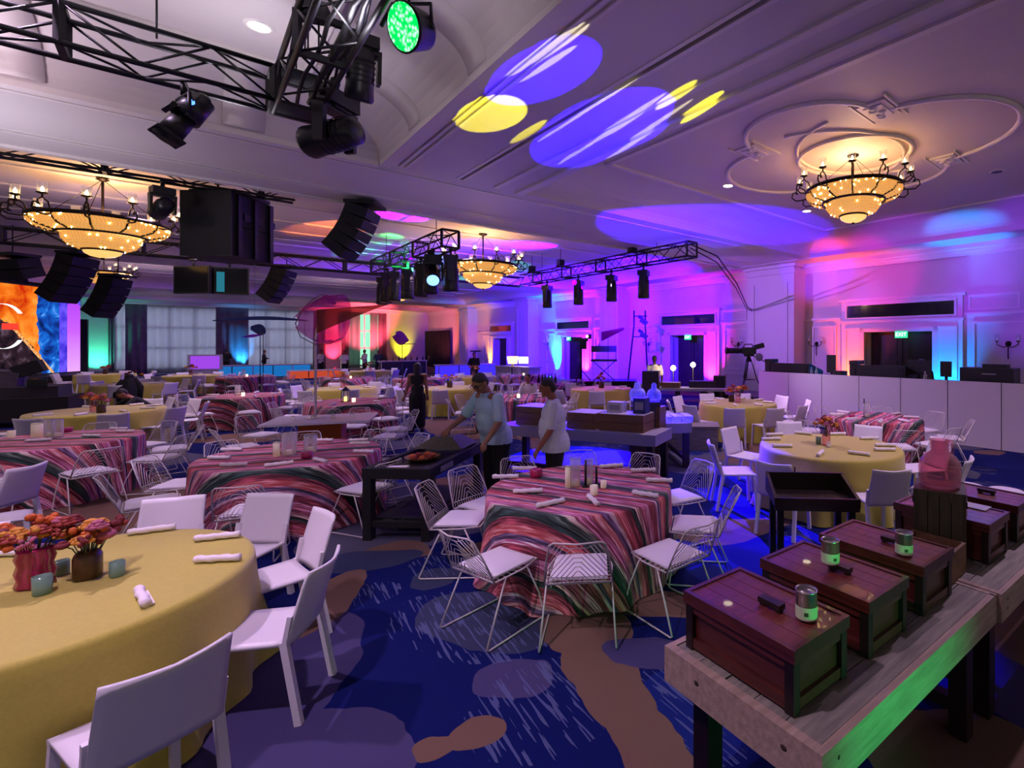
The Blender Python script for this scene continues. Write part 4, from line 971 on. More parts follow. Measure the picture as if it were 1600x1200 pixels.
# ------------------------------------------------------------------ tablecloths
def serape():
    m = bpy.data.materials.new('striped_serape_cloth'); m.use_nodes = True; nt = m.node_tree; L = nt.links.new
    b = nt.nodes['Principled BSDF']; b.inputs['Roughness'].default_value = .85
    uv = nt.nodes.new('ShaderNodeUVMap'); sp = nt.nodes.new('ShaderNodeSeparateXYZ')
    wob = nt.nodes.new('ShaderNodeTexNoise'); wob.inputs['Scale'].default_value = 3.0; wob.inputs['Detail'].default_value = 2; L(uv.outputs[0], wob.inputs['Vector'])
    L(uv.outputs[0], sp.inputs[0])
    ad = nt.nodes.new('ShaderNodeMath'); ad.operation = 'MULTIPLY_ADD'; ad.inputs[1].default_value = .045; L(wob.outputs[0], ad.inputs[0]); L(sp.outputs['Y'], ad.inputs[2])
    # broad colour bands
    fr = nt.nodes.new('ShaderNodeMath'); fr.operation = 'MULTIPLY_ADD'; fr.inputs[1].default_value = 1.05; fr.inputs[2].default_value = 10.3; L(ad.outputs[0], fr.inputs[0])
    fm = nt.nodes.new('ShaderNodeMath'); fm.operation = 'FRACT'; L(fr.outputs[0], fm.inputs[0])
    r = nt.nodes.new('ShaderNodeValToRGB'); r.color_ramp.interpolation = 'CONSTANT'; e = r.color_ramp.elements
    bands = [(0, '#d092ac'), (.07, '#a84c5c'), (.15, '#d8bcc4'), (.18, '#6c5a7a'), (.23, '#dc908c'), (.31, '#a84c5c'), (.36, '#2f4a44'), (.42, '#54685c'), (.47, '#b8a89c'), (.50, '#c67c9e'),
             (.58, '#dca0a2'), (.64, '#74587e'), (.69, '#cdb4b8'), (.72, '#d0727c'), (.80, '#9a4452'), (.86, '#33443f'), (.91, '#c7a59c'), (.95, '#b5637a')]
    while len(e) < len(bands): e.new(.5)
    for q, (p, c) in zip(e, bands): q.position = p; q.color = (*srgb(c), 1)
    L(fm.outputs[0], r.inputs[0])
    # fine streaks along the weave
    mp = nt.nodes.new('ShaderNodeMapping'); mp.inputs['Scale'].default_value = (3.6, 62, 1); L(uv.outputs[0], mp.inputs[0])
    n2 = nt.nodes.new('ShaderNodeTexNoise'); n2.inputs['Scale'].default_value = 1; n2.inputs['Detail'].default_value = 3; n2.inputs['Distortion'].default_value = .3; L(mp.outputs[0], n2.inputs['Vector'])
    r2 = nt.nodes.new('ShaderNodeValToRGB'); e2 = r2.color_ramp.elements; e2.new(.5)
    for q, (p, c) in zip(e2, [(.36, '#2c242c'), (.50, '#8c8088'), (.66, '#fff4fa')]): q.position = p; q.color = (*srgb(c), 1)
    L(n2.outputs[0], r2.inputs[0])
    mx = nt.nodes.new('ShaderNodeMix'); mx.data_type = 'RGBA'; mx.blend_type = 'OVERLAY'; mx.inputs['Factor'].default_value = .9
    L(r.outputs[0], mx.inputs['A']); L(r2.outputs[0], mx.inputs['B']); L(mx.outputs['Result'], b.inputs['Base Color']); return m
M_SER = serape()
def cloth_mesh(name, r, m, seed, folds=15, flare=.10, drop_=.755, h=.76):
    rnd = random.Random(seed); na = 120; ring = []
    ph = [rnd.uniform(0, 6.28) for _ in range(6)]
    rads = [0.0001, r*.5, r*.86, r*.97, r, r+.012]; zs = [h, h, h, h, h-.004, h-.03]
    nd = 11
    vs = []; uvs = []
    for rr, z in zip(rads, zs):
        for k_ in range(na):
            a = 2*PI*k_/na; vs.append((rr*math.cos(a), rr*math.sin(a), z)); uvs.append((rr*math.cos(a), rr*math.sin(a)))
    for j in range(1, nd+1):
        t = j/nd
        for k_ in range(na):
            a = 2*PI*k_/na
            w = math.sin(folds*a+ph[0]+1.1*math.sin(2*a+ph[1]))*.6+math.sin((folds*.6)//1*a+ph[2])*.4+.25*math.sin(4*a+ph[3])
            rr = r+.014+flare*t*(.28+.5*w*t)+.05*t*t*max(0, w)
            z = h-.03-(drop_-.03)*t + (.012*w if j == nd else 0)
            z = max(z, .006)
            vs.append((rr*math.cos(a), rr*math.sin(a), z)); q = r+drop_*t; uvs.append((q*math.cos(a), q*math.sin(a)))
    N_ = len(rads)+nd; b = MB()
    fs = [(i*na+k_, (i+1)*na+k_, (i+1)*na+(k_+1) % na, i*na+(k_+1) % na) for i in range(N_-1) for k_ in range(na)]
    b.add(vs, fs, 0, True); me = b.mesh(name, m)
    ul = me.uv_layers.new(name='UVMap')
    for lp in me.loops: ul.data[lp.index].uv = uvs[lp.vertex_index]
    return me
CL_Y = [cloth_mesh('yellow_cloth', .9, M_YEL, 5+i, 13, .12) for i in range(2)]
CL_S = [cloth_mesh('striped_cloth', .9, M_SER, 9+i, 14, .07) for i in range(2)]
TOPM = MB().lathe([(.001, .72), (.86, .72), (.86, .75), (.001, .75)], 40).mesh('table_board', M_TAN)
PEDM = MB().lathe([(.3, 0), (.3, .03), (.05, .06), (.05, .70), (.2, .72)], 16).mesh('pedestal', M_BLACK)
HOURS = ['twelve', 'one', 'two', 'three', 'four', 'five', 'six', 'seven', 'eight', 'nine', 'ten', 'eleven']
USED = {}
def clock(cx, cy, px_, py_, key='c'):
    """clock place round a table as seen from the viewer: six is the near side; each hour is given once per table and kind"""
    d = math.atan2(cx, cy); a = (math.degrees(math.atan2(px_-cx, py_-cy)-d)/30) % 12
    taken = USED.setdefault((round(cx, 2), round(cy, 2), key), set())
    best = min((h for h in range(12) if h not in taken), key=lambda h: min((h-a) % 12, (a-h) % 12))
    taken.add(best); return HOURS[best]
def draped_table(kind, x, y, r, rot, label, i=0, tilt=0):
    t = thing('draped_round_table', label, 'table', (x, y, 0), rot, 'round tables in yellow cloths' if kind == 'y' else 'round tables in striped cloths')
    s = r/.9
    link('tablecloth', (CL_Y if kind == 'y' else CL_S)[i % 2], t).scale = (s, s, 1)
    link('table_board', TOPM, t).scale = (s*.98, s*.98, .99); link('pedestal', PEDM, t)
    return t

# ------------------------------------------------------------------ chairs
def white_chair():
    t = thing('shell_chair', '', 'chair')
    MB().grid(lambda u, v: ((u-.5)*(.43-.02*v), -.20+.43*v, .455-.012*math.sin(PI*u)+.012*(v-.5)**2-(.02*max(0, v-.85)/.15)), 8, 8, thick=.022).build('seat', M_CHAIR, t)
    def back(u, v):
        x = (u-.5)*2; w = .215-.012*v
        return (x*w, -.215-.105*v**1.15-.045*(1-x*x)*(.35+.65*v), .43+.385*v-.016*(1-x*x)*0+.012*abs(x)*v)
    MB().grid(back, 14, 10, thick=-.016).build('backrest', M_CHAIR, t)
    for sx in (-1, 1):
        MB().bar((sx*.19, .19, .445), (sx*.205, .215, 0), .036, .034).build('leg', M_CHAIR, t)
        b = MB(); b.bar((sx*.208, -.245, .60), (sx*.205, -.215, .44), .022, .036); b.bar((sx*.205, -.21, .46), (sx*.215, -.29, 0), .036, .036); b.build('leg', M_CHAIR, t)
    MB().bb(-.18, .18, .17, .19, .41, .44).bb(-.18, .18, -.20, -.18, .41, .44).build('seat_rail', M_CHAIR, t)
    return t
def wire_chair(detail=True):
    t = thing('wire_chair', '', 'chair')
    f, w = .0070, .0029
    zs = .445
    # seat basket
    b = MB(); per = [(-.20, .23, zs), (.20, .23, zs), (.235, .05, zs-.006), (.225, -.20, zs-.015), (-.225, -.20, zs-.015), (-.235, .05, zs-.006)]
    b.tube(per, f, 6, closed=True)
    for i in range(1, 8):
        y_ = -.20+.43*i/8; hw = .228-.02*max(0, i-5)/3; b.tube([(-hw, y_, zs-.012), (hw, y_, zs-.012)], w, 4)
    for i in range(1, 10):
        x_ = -.21+.42*i/10; b.tube([(x_, -.20, zs-.016), (x_*.96, .23, zs-.006)], w, 4)
    b.build('wire_seat', M_WIRE, t)
    b = MB()
    def BK(x, v): return (x*(1-.18*v), -.205-.15*v-.05*(1-(x/.23)**2)*v, zs-.01+.345*v)
    b.tube([BK(-.235, 0), BK(-.238, .5), BK(-.225, .93), BK(-.19, 1.0), BK(0, 1.0), BK(.19, 1.0), BK(.225, .93), BK(.238, .5), BK(.235, 0)], f, 6)
    b.tube([BK(-.235, .0), BK(0, .02), BK(.235, .0)], f, 6); b.tube([BK(-.236, .16), BK(0, .16), BK(.236, .16)], w*1.3, 4)
    for i in range(1, 16):
        x_ = -.235+.47*i/16; b.tube([BK(x_, 0), BK(x_, .16)], w, 4)
    for i in range(6):          # nested triangles of bent wire
        q = 1-i/6.3
        b.tube([BK(-.235*q, .16), BK(-.05*q, .16+.74*q), BK(.05*q, .16+.74*q), BK(.235*q, .16)], w, 4)
    for sx in (-1, 1):
        for i in range(4):
            q = .95-.2*i; b.tube([BK(sx*.236, .25+.18*i), BK(sx*(.10+.035*i), .97)], w, 4)
    b.tube([BK(-.15, .97), BK(-.08, .9), BK(.08, .9), BK(.15, .97)], w, 4)
    b.build('wire_backrest', M_WIRE, t)
    for sx in (-1, 1):
        MB().tube([(sx*.225, .10, zs-.005), (sx*.235, .215, .2), (sx*.245, .26, .018), (sx*.25, .24, .009), (sx*.262, -.27, .009), (sx*.26, -.29, .018), (sx*.245, -.20, .22), (sx*.228, -.10, zs-.012)], f, 6).build('leg_frame', M_WIRE, t)
    def pad(u, v): return ((u-.5)*(.405-.02*v), -.185+.395*v, zs+.012+.032*min(1, 7*min(u, 1-u, v, 1-v)+.12))
    b = MB(); b.grid(pad, 12, 12); b.grid(lambda u, v: ((.5-u)*(.405-.02*v), -.185+.395*v, zs+.003), 2, 2)
    b.bb(-.195, .195, -.182, .205, zs+.002, zs+.018); b.build('seat_pad', M_PAD, t)
    return t
CHW, CHR = white_chair(), wire_chair()
def chairs(kind, x, y, r, tname, angs, dist=None, group=None, jit=.10):
    src = CHW if kind == 'y' else CHR
    for a in angs:
        rnd = random.Random(int(a*7+x*13+y*29))
        d = (dist or (r+.27)) + rnd.uniform(-.04, .06); aa = R(a)
        cx, cy = x+d*math.cos(aa), y+d*math.sin(aa)
        face = aa+PI/2+rnd.uniform(-jit, jit)          # local +y looks to the table
        nm = 'white shell chair' if kind == 'y' else 'white wire chair'
        place(src, (cx, cy, 0), face, '%s at %s o\'clock of %s' % (nm, clock(x, y, cx, cy), tname), group or ('chairs around ' + tname))

# ------------------------------------------------------------------ tableware
def napkin_proto():
    b = MB(); pts = [(-.125+.25*i/10, .004*math.sin(i*1.3), .024) for i in range(11)]
    b.tube(pts, [.021+.003*math.sin(i*2.1) for i in range(11)], 9); b.bb(-.10, .11, .008, .034, .002, .012)
    sp_ = [(-.127, (.019-.0016*i)*math.cos(i*.9), .024+(.019-.0016*i)*math.sin(i*.9)) for i in range(11)]; b.tube(sp_, .002, 4)
    return b.mesh('rolled_napkin', M_NAP)
NAPM = napkin_proto()
def napkins(x, y, tname, spots, r=None):
    """spots: (angle, radius, turn)"""
    for a, rad, turn in spots:
        px_, py_ = x+rad*math.cos(R(a)), y+rad*math.sin(R(a))
        o = link('rolled_napkin', NAPM, None, (px_, py_, .761), R(turn)); tag(o, 'rolled white napkin at %s o\'clock on %s' % (clock(x, y, px_, py_, 'n'), tname), 'napkin', 'napkins on ' + tname)
def auto_napkins(x, y, r, tname, angs):
    napkins(x, y, tname, [(a+random.uniform(-6, 6), r-.17, a+random.uniform(-25, 25)) for a in angs])
def bouquet_thing(loc, label, vase='pink', seed=1, scale=1.0, n_=16, group='vases of flowers on the tables'):
    rnd = random.Random(seed); t = thing('flower_vase', label, 'flowers', loc, rnd.uniform(0, 6), group); t.scale = (scale,)*3
    if vase == 'pink':
        MB().lathe([(.062, 0), (.075, .01), (.066, .04), (.076, .08), (.066, .12), (.076, .16), (.066, .195), (.07, .21)], 40, wav=.07, wn=8).build('vase', M_PINKV, t); h = .21
    elif vase == 'brown':
        MB().lathe([(.05, 0), (.058, .01), (.058, .12), (.05, .14), (.04, .15)], 24, wav=.05, wn=4).build('vase', M_BRNV, t); h = .15
    else:
        MB().lathe([(.045, 0), (.05, .01), (.05, .16), (.045, .17)], 16).build('vase', M_JUG if vase == 'red' else M_BRNV, t); h = .17
    for i in range(n_):
        a = rnd.uniform(0, 2*PI); rr = .15*math.sqrt(rnd.random()); z = h+.05+.15*rnd.random()*(1-rr/.25)
        p = Vector((rr*math.cos(a), rr*math.sin(a), z)); s = rnd.uniform(.028, .05)
        b = MB(); k_ = rnd.randint(0, 2)
        if k_ == 0:      # layered round bloom
            for q in range(3):
                nn = 7-q*2
                for w_ in range(nn):
                    aa = 2*PI*w_/nn+q*.5; rr_ = s*(.75-.25*q); b.ball(p+Vector((rr_*math.cos(aa), rr_*math.sin(aa), s*.3*q)), (s*.48, s*.48, s*.3), 6, 4)
        elif k_ == 1:
            for q in range(9): b.ball(p+Vector((rnd.uniform(-s, s), rnd.uniform(-s, s), rnd.uniform(-s*.5, s*.6))), s*.42, 6, 4)
        else:
            b.ball(p, (s, s, s*.6), 10, 6); b.ball(p+Vector((0, 0, s*.45)), (s*.6, s*.6, s*.4), 8, 5)
        b.build('bloom', M_FL[rnd.randint(0, 4)], t)
        MB().tube([(rr*.2*math.cos(a), rr*.2*math.sin(a), h*.6), (rr*.6*math.cos(a), rr*.6*math.sin(a), (h+z)/2), p], .003, 4).build('stem', M_STEM, t)
    return t
def votive(loc, label, m=None, s=1.0, group='votive glasses on the tables'):
    t = thing('votive_glass', label, 'candle holder', loc, .3, group)
    MB().lathe([(.03*s, 0), (.033*s, .005), (.034*s, .085*s), (.029*s, .085*s), (.028*s, .012), (.001, .012)], 16, wav=.05, wn=4).build('glass', m or M_VOT, t)
    MB().lathe([(.001, .013), (.024*s, .013), (.024*s, .04*s), (.001, .04*s)], 12).build('candle', M_CANDLE, t); return t
def hurricane(loc, label, h=.3, r=.055, frost=False):
    t = thing('glass_cylinder', label, 'candle holder', loc, 0, 'tall glass cylinders on the tables')
    MB().lathe([(r, 0), (r, h), (r-.005, h), (r-.005, .01), (.001, .01)], 24).build('glass', M_CANDLE if frost else M_CLEAR, t)
    MB().lathe([(r-.008, .012), (r-.008, .06), (.001, .06)], 16).build('candle', M_CANDLE, t)
    MB().lathe([(r+.002, h-.006), (r+.004, h), (r-.006, h)], 24, close=False).build('rim', M_TIN, t); return t
def dark_post(loc, label, h=.26):
    t = thing('candle_stick', label, 'candle holder', loc, 0, 'slim dark candle sticks'); MB().lathe([(.035, 0), (.035, .01), (.008, .02)], 14).build('foot', M_BLACK, t); MB().cyl((0, 0, .015), (0, 0, h), .011, n=8).build('stick', M_BLACK, t); return t

# T1 yellow, near left -------------------------------------------------
T1 = (-3.34, 2.75); n1 = 'the near yellow table'
draped_table('y', *T1, .91, .4, 'large yellow-clothed round table nearest the viewer, at lower left', 0)
for a_, d_ in ((-27, 1.17), (10, 1.05), (52, 1.05), (87, 1.24), (114, 1.26), (153, 1.2)): chairs('y', *T1, .91, n1, [a_], d_, jit=.02)
for (px_, py_, turn) in [(238, 832, 28), (340, 843, 20), (340, 878, 8), (222, 938, -38), (4, 870, 10)]:
    f_ = 1.338*788/(py_-537); x_ = (px_-1020)/788*f_
    o = link('rolled_napkin', NAPM, None, (x_, f_, .761), R(turn)); tag(o, 'rolled white napkin at %s o\'clock on %s' % (clock(*T1, x_, f_, 'n'), n1), 'napkin', 'napkins on '+n1)
def tp(px_, py_, z=.761):
    f_ = (H_EYE-z)*788/(py_-537); return ((px_-1020)/788*f_, f_, z)
bouquet_thing(tp(55, 915), 'orange and pink bouquet in a rippled magenta vase on the near yellow table', 'pink', 3, 1.0, 20)
bouquet_thing(tp(137, 903), 'rust and pink bouquet in a squat brown vase on the near yellow table', 'brown', 8, 1.05, 20)
votive(tp(66, 928), 'grey-green votive in front of the magenta vase', s=1.15); votive(tp(97, 897), 'small green votive between the magenta and brown vases', s=.95); votive(tp(183, 900), 'sea-green votive right of the brown vase', s=1.0)
# T2 striped, centre foreground ---------------------------------------
T2 = (-.68, 4.75); n2_ = 'the centre striped table'
draped_table('s', *T2, .84, -.42, 'round table in striped cloth at the centre foreground, ringed by wire chairs', 0)
for a_, d_ in ((-118, 1.10), (-82, 1.03), (-44, 1.08), (-8, 1.12), (36, 1.12), (66, 1.1), (98, 1.1), (130, 1.1), (157, 1.1), (180, 1.1)): chairs('s', *T2, .84, n2_, [a_], d_)
for (px_, py_, turn) in [(790, 748, 4), (820, 735, 2), (860, 790, 40), (926, 785, -65), (1008, 776, -28), (1030, 754, -4), (1005, 738, 8), (955, 731, 18), (825, 771, 8)]:
    x_, f_, z_ = tp(px_, py_); o = link('rolled_napkin', NAPM, None, (x_, f_, .761), R(turn)); tag(o, 'rolled white napkin at %s o\'clock on %s' % (clock(*T2, x_, f_, 'n'), n2_), 'napkin', 'napkins on '+n2_)
t = thing('pink_sugar_bowl', 'small magenta pot on the centre striped table', 'pot', tp(838, 745)); MB().lathe([(.055, 0), (.06, .01), (.062, .075), (.05, .08), (.045, .075)], 20).build('pot', M_PINKV, t); MB().lathe([(.001, .06), (.045, .062)], 16, close=False).build('filling', M_FL[3], t)
hurricane(tp(887, 762), 'frosted candle cylinder standing left of the clear glasses on the centre table', .20, .024, True); hurricane(tp(899, 760), 'tall clear glass cylinder at the middle of the centre striped table', .27, .05)
hurricane(tp(920, 757), 'shorter clear glass cylinder between the two dark sticks', .24, .042); dark_post(tp(915, 761), 'thicker dark candle stick on the centre striped table', .25); dark_post(tp(932, 757), 'thin dark candle stick right of the thicker one', .17)
votive(tp(928, 773), 'white votive in front of the dark candle sticks', M_CANDLE, 1.0); votive(tp(943, 762), 'small pale votive right of the dark candle sticks', M_CANDLE, .8)
# T3 striped, left of the black cart ----------------------------------
T3 = (-4.40, 6.17); n3 = 'the striped table left of the black cart'
draped_table('s', *T3, .94, .35, 'round table in striped cloth left of the black serving cart', 1)
chairs('s', *T3, .94, n3, [-70, -20, 12, 48, 84, 120, 156, 192, 228], 1.2)
for (px_, py_, turn) in [(362, 705, 2), (342, 718, 0), (365, 729, 14), (436, 728, 40), (500, 722, -30), (568, 708, -4), (562, 695, 3), (560, 690, 10), (505, 690, 4)]:
    x_, f_, z_ = tp(px_, py_); o = link('rolled_napkin', NAPM, None, (x_, f_, .761), R(turn)); tag(o, 'rolled white napkin at %s o\'clock on %s' % (clock(*T3, x_, f_, 'n'), n3), 'napkin', 'napkins on '+n3)
hurricane(tp(432, 713), 'ivory candle cylinder on the striped table left of the black cart', .17, .035, True); hurricane(tp(452, 711), 'wide clear cylinder beside the ivory candle', .27, .075); hurricane(tp(485, 707), 'second clear cylinder, nearer the black cart', .22, .07)
t = thing('pink_sugar_bowl', 'small purple pot among the cylinders left of the black cart', 'pot', tp(479, 716)); MB().lathe([(.05, 0), (.055, .01), (.058, .08), (.046, .08)], 20).build('pot', M_PINKV, t); MB().lathe([(.001, .065), (.048, .067)], 16, close=False).build('filling', M_FL[3], t)
# T4 striped, left edge ---------------------------------------------------
T4 = (-8.4, 7.0); n4 = 'the striped table at the left edge'
draped_table('s', *T4, .95, .2, 'round table in striped cloth cut by the left edge', 0)
chairs('s', *T4, .95, n4, [-60, -24, 12, 48, 84, 120, 230, 264], 1.22); 
for (px_, py_, turn) in [(185, 672, 2), (142, 683, -2), (60, 690, 25), (195, 676, 5)]:
    x_, f_, z_ = tp(px_, py_); o = link('rolled_napkin', NAPM, None, (x_, f_, .761), R(turn)); tag(o, 'rolled white napkin at %s o\'clock on %s' % (clock(*T4, x_, f_, 'n'), n4), 'napkin', 'napkins on '+n4)
for px_, h_, l_ in [(58, .20, 'pale cylinder'), (78, .26, 'tall clear cylinder'), (90, .26, 'slim clear cylinder')]: hurricane(tp(px_, 683), l_+' on the striped table at the left edge', h_, .06, h_ < .21)
votive(tp(18, 684), 'short white candle on the striped table at the left edge', M_CANDLE, 1.2); t = thing('pink_sugar_bowl', 'small magenta pot on the striped table at the left edge', 'pot', tp(103, 675)); MB().lathe([(.07, 0), (.075, .06), (.06, .065)], 20).build('pot', M_PINKV, t); MB().lathe([(.001, .05), (.06, .052)], 16, close=False).build('filling', M_FL[3], t)
for (x_, y_, rz_, l_) in [(-6.9, 5.25, R(100), 'white solid-backed chair turned sideways at the left edge'), (-6.2, 4.75, R(-40), 'lavender-lit solid-backed chair at the left edge, back to the viewer')]:
    place(CHW, (x_, y_, 0), rz_, l_, 'loose chairs at the left edge')
# T5 yellow, middle left ----------------------------------------------------
T5 = (-11.15, 10.15); n5 = 'the yellow table with the reclining worker'
draped_table('y', *T5, .98, .1, 'round yellow-clothed table where a worker in black leans at left', 1)
chairs('y', *T5, .98, n5, [-72, -36, 0, 36, 72, 108, 230, 264], 1.3); auto_napkins(*T5, .98, n5, [-100, -60, -20, 20, 60, 100, 150])
bouquet_thing(tp(147, 643), 'dark red flowers in a vase on the yellow table with the reclining worker', 'red', 12, 1.2, 10); bouquet_thing(tp(158, 645), 'peach flowers in a dark vase beside the dark red ones', 'brown', 14, 1.1, 9)
# T6 yellow, right --------------------------------------------------------------
T6 = (2.32, 6.64); n6 = 'the yellow table behind the black tray'
draped_table('y', *T6, .88, 1.0, 'round yellow-clothed table behind the black tray stand at right', 0)
chairs('y', *T6, .88, n6, [-86, -131, 184, 139, 94, 49, 4, -41], 1.24)
for (px_, py_, turn) in [(1205, 688, 4), (1222, 699, -4), (1282, 711, 60), (1342, 711, -35), (1383, 698, -6), (1382, 705, -4), (1358, 687, 3), (1210, 681, 6), (1255, 679, -30), (1308, 680, 6)]:
    x_, f_, z_ = tp(px_, py_); o = link('rolled_napkin', NAPM, None, (x_, f_, .761), R(turn)); tag(o, 'rolled white napkin at %s o\'clock on %s' % (clock(*T6, x_, f_, 'n'), n6), 'napkin', 'napkins on '+n6)
bouquet_thing(tp(1291, 695), 'orange bouquet in a red glass vase on the yellow table behind the tray', 'red', 21, 1.1, 14); votive(tp(1279, 694), 'grey votive left of the red vase', s=1.1); votive(tp(1295, 699), 'clear votive in front of the red vase', M_CLEAR, .9)
# T17 yellow beside the tripod camera
T7 = (1.93, 11.5); n7 = 'the yellow table before the tripod camera'
draped_table('y', *T7, .86, .6, 'round yellow-clothed table in front of the tripod camera riser', 1)
chairs('y', *T7, .86, n7, [-140, -102, -72, -40, -4, 36, 76, 112, 150, 186], 1.22); auto_napkins(*T7, .86, n7, range(-150, 180, 45))
bouquet_thing(tp(1143, 628), 'dark flowers in a short vase on the yellow table before the tripod camera', 'brown', 31, 1.1, 8); bouquet_thing(tp(1153, 629), 'red and orange flowers in a red vase before the tripod camera', 'red', 33, 1.3, 10)
# T18 striped along the white booth wall
T8 = (4.03, 9.2); n8 = 'the striped table by the booth wall'
draped_table('s', *T8, .80, .9, 'round table in striped cloth standing by the white booth wall', 1)
chairs('s', *T8, .80, n8, [-95, -60, -20, 20, 60, 110, 160, 200], 1.14); auto_napkins(*T8, .80, n8, range(-150, 180, 45))
dark_post(tp(1350, 652), 'thick dark candle stick on the striped table by the booth wall', .34); hurricane(tp(1354, 652), 'clear cylinder beside the dark stick by the booth wall', .26, .06); t = thing('pink_sugar_bowl', 'small magenta pot on the striped table by the booth wall', 'pot', tp(1331, 654)); MB().lathe([(.05, 0), (.055, .07), (.045, .072)], 20).build('pot', M_PINKV, t); MB().lathe([(.001, .06), (.045, .062)], 16, close=False).build('filling', M_FL[3], t)
# further tables across the hall
FAR = [('s', -10.6, 13.0, .9, 'the striped table left of the white square table', 'striped round table left of the white square table, mid hall'),
       ('s', -7.0, 11.7, .9, 'the striped table behind the white square table', 'striped round table with a lantern behind the white square table'),
       ('y', -17.4, 16.9, .95, 'the yellow table with the black coat', 'yellow round table with a black coat on one chair'),
       ('y', -19.6, 21.4, .95, 'the far yellow table below the grey sheer', 'far yellow round table below the wide grey sheer curtain'),
       ('s', -16.7, 20.7, .95, 'the far striped table before the blue bar', 'far striped round table with tea lights before the blue bar'),
       ('y', -9.4, 15.3, .9, 'the yellow table left of the woman in black', 'yellow round table left of the standing woman in black'),
       ('y', -6.2, 15.4, .9, 'the pale yellow table behind the woman in black', 'pale yellow round table behind the standing woman in black'),
       ('s', -3.45, 12.6, .88, 'the striped table between the two shirted men', 'pinkish striped round table seen between the two shirted men'),
       ('y', -1.55, 15.2, .9, 'the magenta-lit yellow table', 'yellow round table lit magenta beyond the wooden crates'),
       ('s', -11.8, 19.6, .9, 'the far striped table before the red bar', 'far striped round table in front of the red-lit bar'),
       ('s', -9.0, 19.4, .9, 'the far striped table right of the red bar', 'far striped round table right of the red-lit bar'),
       ('s', -3.6, 17.2, .9, 'the far table with dark bottles', 'far striped round table with dark bottles under the blue wall'),
       ('y', -24.2, 22.3, .95, 'the lime-lit table at the stage', 'far round table washed lime green at the stage'),
       ('y', -7.4, 20.8, .9, 'the far yellow table before the yellow-lit column', 'far yellow round table before the yellow-lit column'),
       ('s', -20.8, 15.4, .9, 'the striped table below the stage corner', 'striped round table below the stage corner at left'),
       ('y', -14.0, 25.0, .9, 'the farthest yellow table before the curtains', 'farthest yellow round table before the curtain wall'),
       ('s', -5.6, 21.5, .9, 'the farthest striped table by the corner', 'farthest striped round table toward the dark corner drape')]
for i, (kd, x_, y_, r_, nm, lb_) in enumerate(FAR):
    draped_table(kd, x_, y_, r_, i*.7, lb_, i)
    nch = 8; off = (i*17) % 45
    chairs(kd, x_, y_, r_, nm, [off+360/nch*q-180 for q in range(nch)], r_+.34, jit=.15)
    auto_napkins(x_, y_, r_, nm, [off+72*q-180 for q in range(5)])
    if kd == 'y': bouquet_thing((x_, y_, .761), 'red and orange flowers on '+nm, 'red' if i % 2 else 'brown', 40+i, 1.35, 8)
    else:
        hurricane((x_-.1, y_, .761), 'clear glass cylinder on '+nm, .28, .06); votive((x_+.12, y_-.1, .761), 'glowing tea light on '+nm, emis('tea_light', (1, .62, .32), 2.2) , 1.0)
# white square table on a pale base with its pole sculpture
t = thing('square_cafe_table', 'white square table with amber base between the striped tables', 'table', (-5.85, 8.95, 0), R(22))
MB().bb(-.80, .80, -.55, .55, .74, .775).build('table_top', M_WHITELAM, t)
MB().bb(-.32, .32, -.25, .25, .03, .74).build('pedestal', M_FL[0], t); MB().bb(-.42, .42, -.35, .35, 0, .03).build('foot_plate', M_BLACK, t)
for i, (a, d_, l_) in enumerate([(-20, 1.15, 'right near'), (20, 1.2, 'right far'), (-150, 1.15, 'left near'), (150, 1.25, 'left far'), (75, 1.1, 'back')]):
    place(CHR, (-5.85+d_*math.cos(R(a+22)), 8.95+d_*math.sin(R(a+22)), 0), R(a+22)+PI/2, 'white wire chair at the %s of the white square table' % l_, 'chairs around the white square table')
for i, (px_, py_, l_) in enumerate([(492, 655, 'left'), (505, 652, 'second'), (532, 650, 'third'), (548, 651, 'right')]): votive((-6.25+.28*i, 8.75+.11*i, .776), '%s clear glass on the white square table' % l_, M_CLEAR, .9)
# ------------------------------------------------------------------ hovering fabric sculptures on poles
M_VEILM = translucent('magenta_veil', srgb('#d868b0'), .34, (.97, .70, .92)); M_VEILB = translucent('brown_veil', srgb('#8e5c48'), .55, (.8, .6, .5)); M_VEILP = translucent('purple_veil', srgb('#7a2a9a'), .8, (.7, .4, .9)); M_VEILN = translucent('slate_veil', srgb('#333c60'), .8, (.5, .5, .8)); M_VEILR = translucent('pink_veil', srgb('#b0206a'), .75, (.9, .4, .7))
def veil(name, fn, m, parent, nu=20, nv=14): return MB().grid(fn, nu, nv, thick=.006).build(name, m, parent)
cx0, d0, z0 = -6.04, 9.03, 2.55
t = thing('veil_sculpture', 'big magenta cupped veil sculpture with a long brown wing on a pole', 'sculpture', (cx0, d0, 0))
MB().tube([(0, 0, .776), (0, 0, 2.2), (.05, 0, 2.45)], .022, 8).build('pole', M_WIRE, t); MB().lathe([(.16, .776), (.16, .79), (.03, .80)], 20).build('pole_foot', M_WIRE, t)
def horn(u, v):
    a = -PI*.15+u*PI*1.45; rr = .10+.33*math.sin(PI*.5*min(1, v*1.25))
    return (-.36+.80*v-.06*math.cos(a)*v, .75*rr*math.sin(a), 2.49+.06*v-rr*math.cos(a))
veil('cup', horn, M_VEILM, t, 26, 14)
veil('upper_hood', lambda u, v: (-.02+.36*v, .12*math.sin(PI*u)-.06, 2.78+.20*math.sin(PI*(.06+.88*v))*math.sin(PI*(.15+.7*u))), M_VEILM, t, 10, 12)
veil('wing', lambda u, v: (.10+1.18*u, -.12+.25*u, 2.62-.34*(1-u)**1.2*(v)+.20*u+.08*(1-v)*(1-u)), M_VEILB, t)
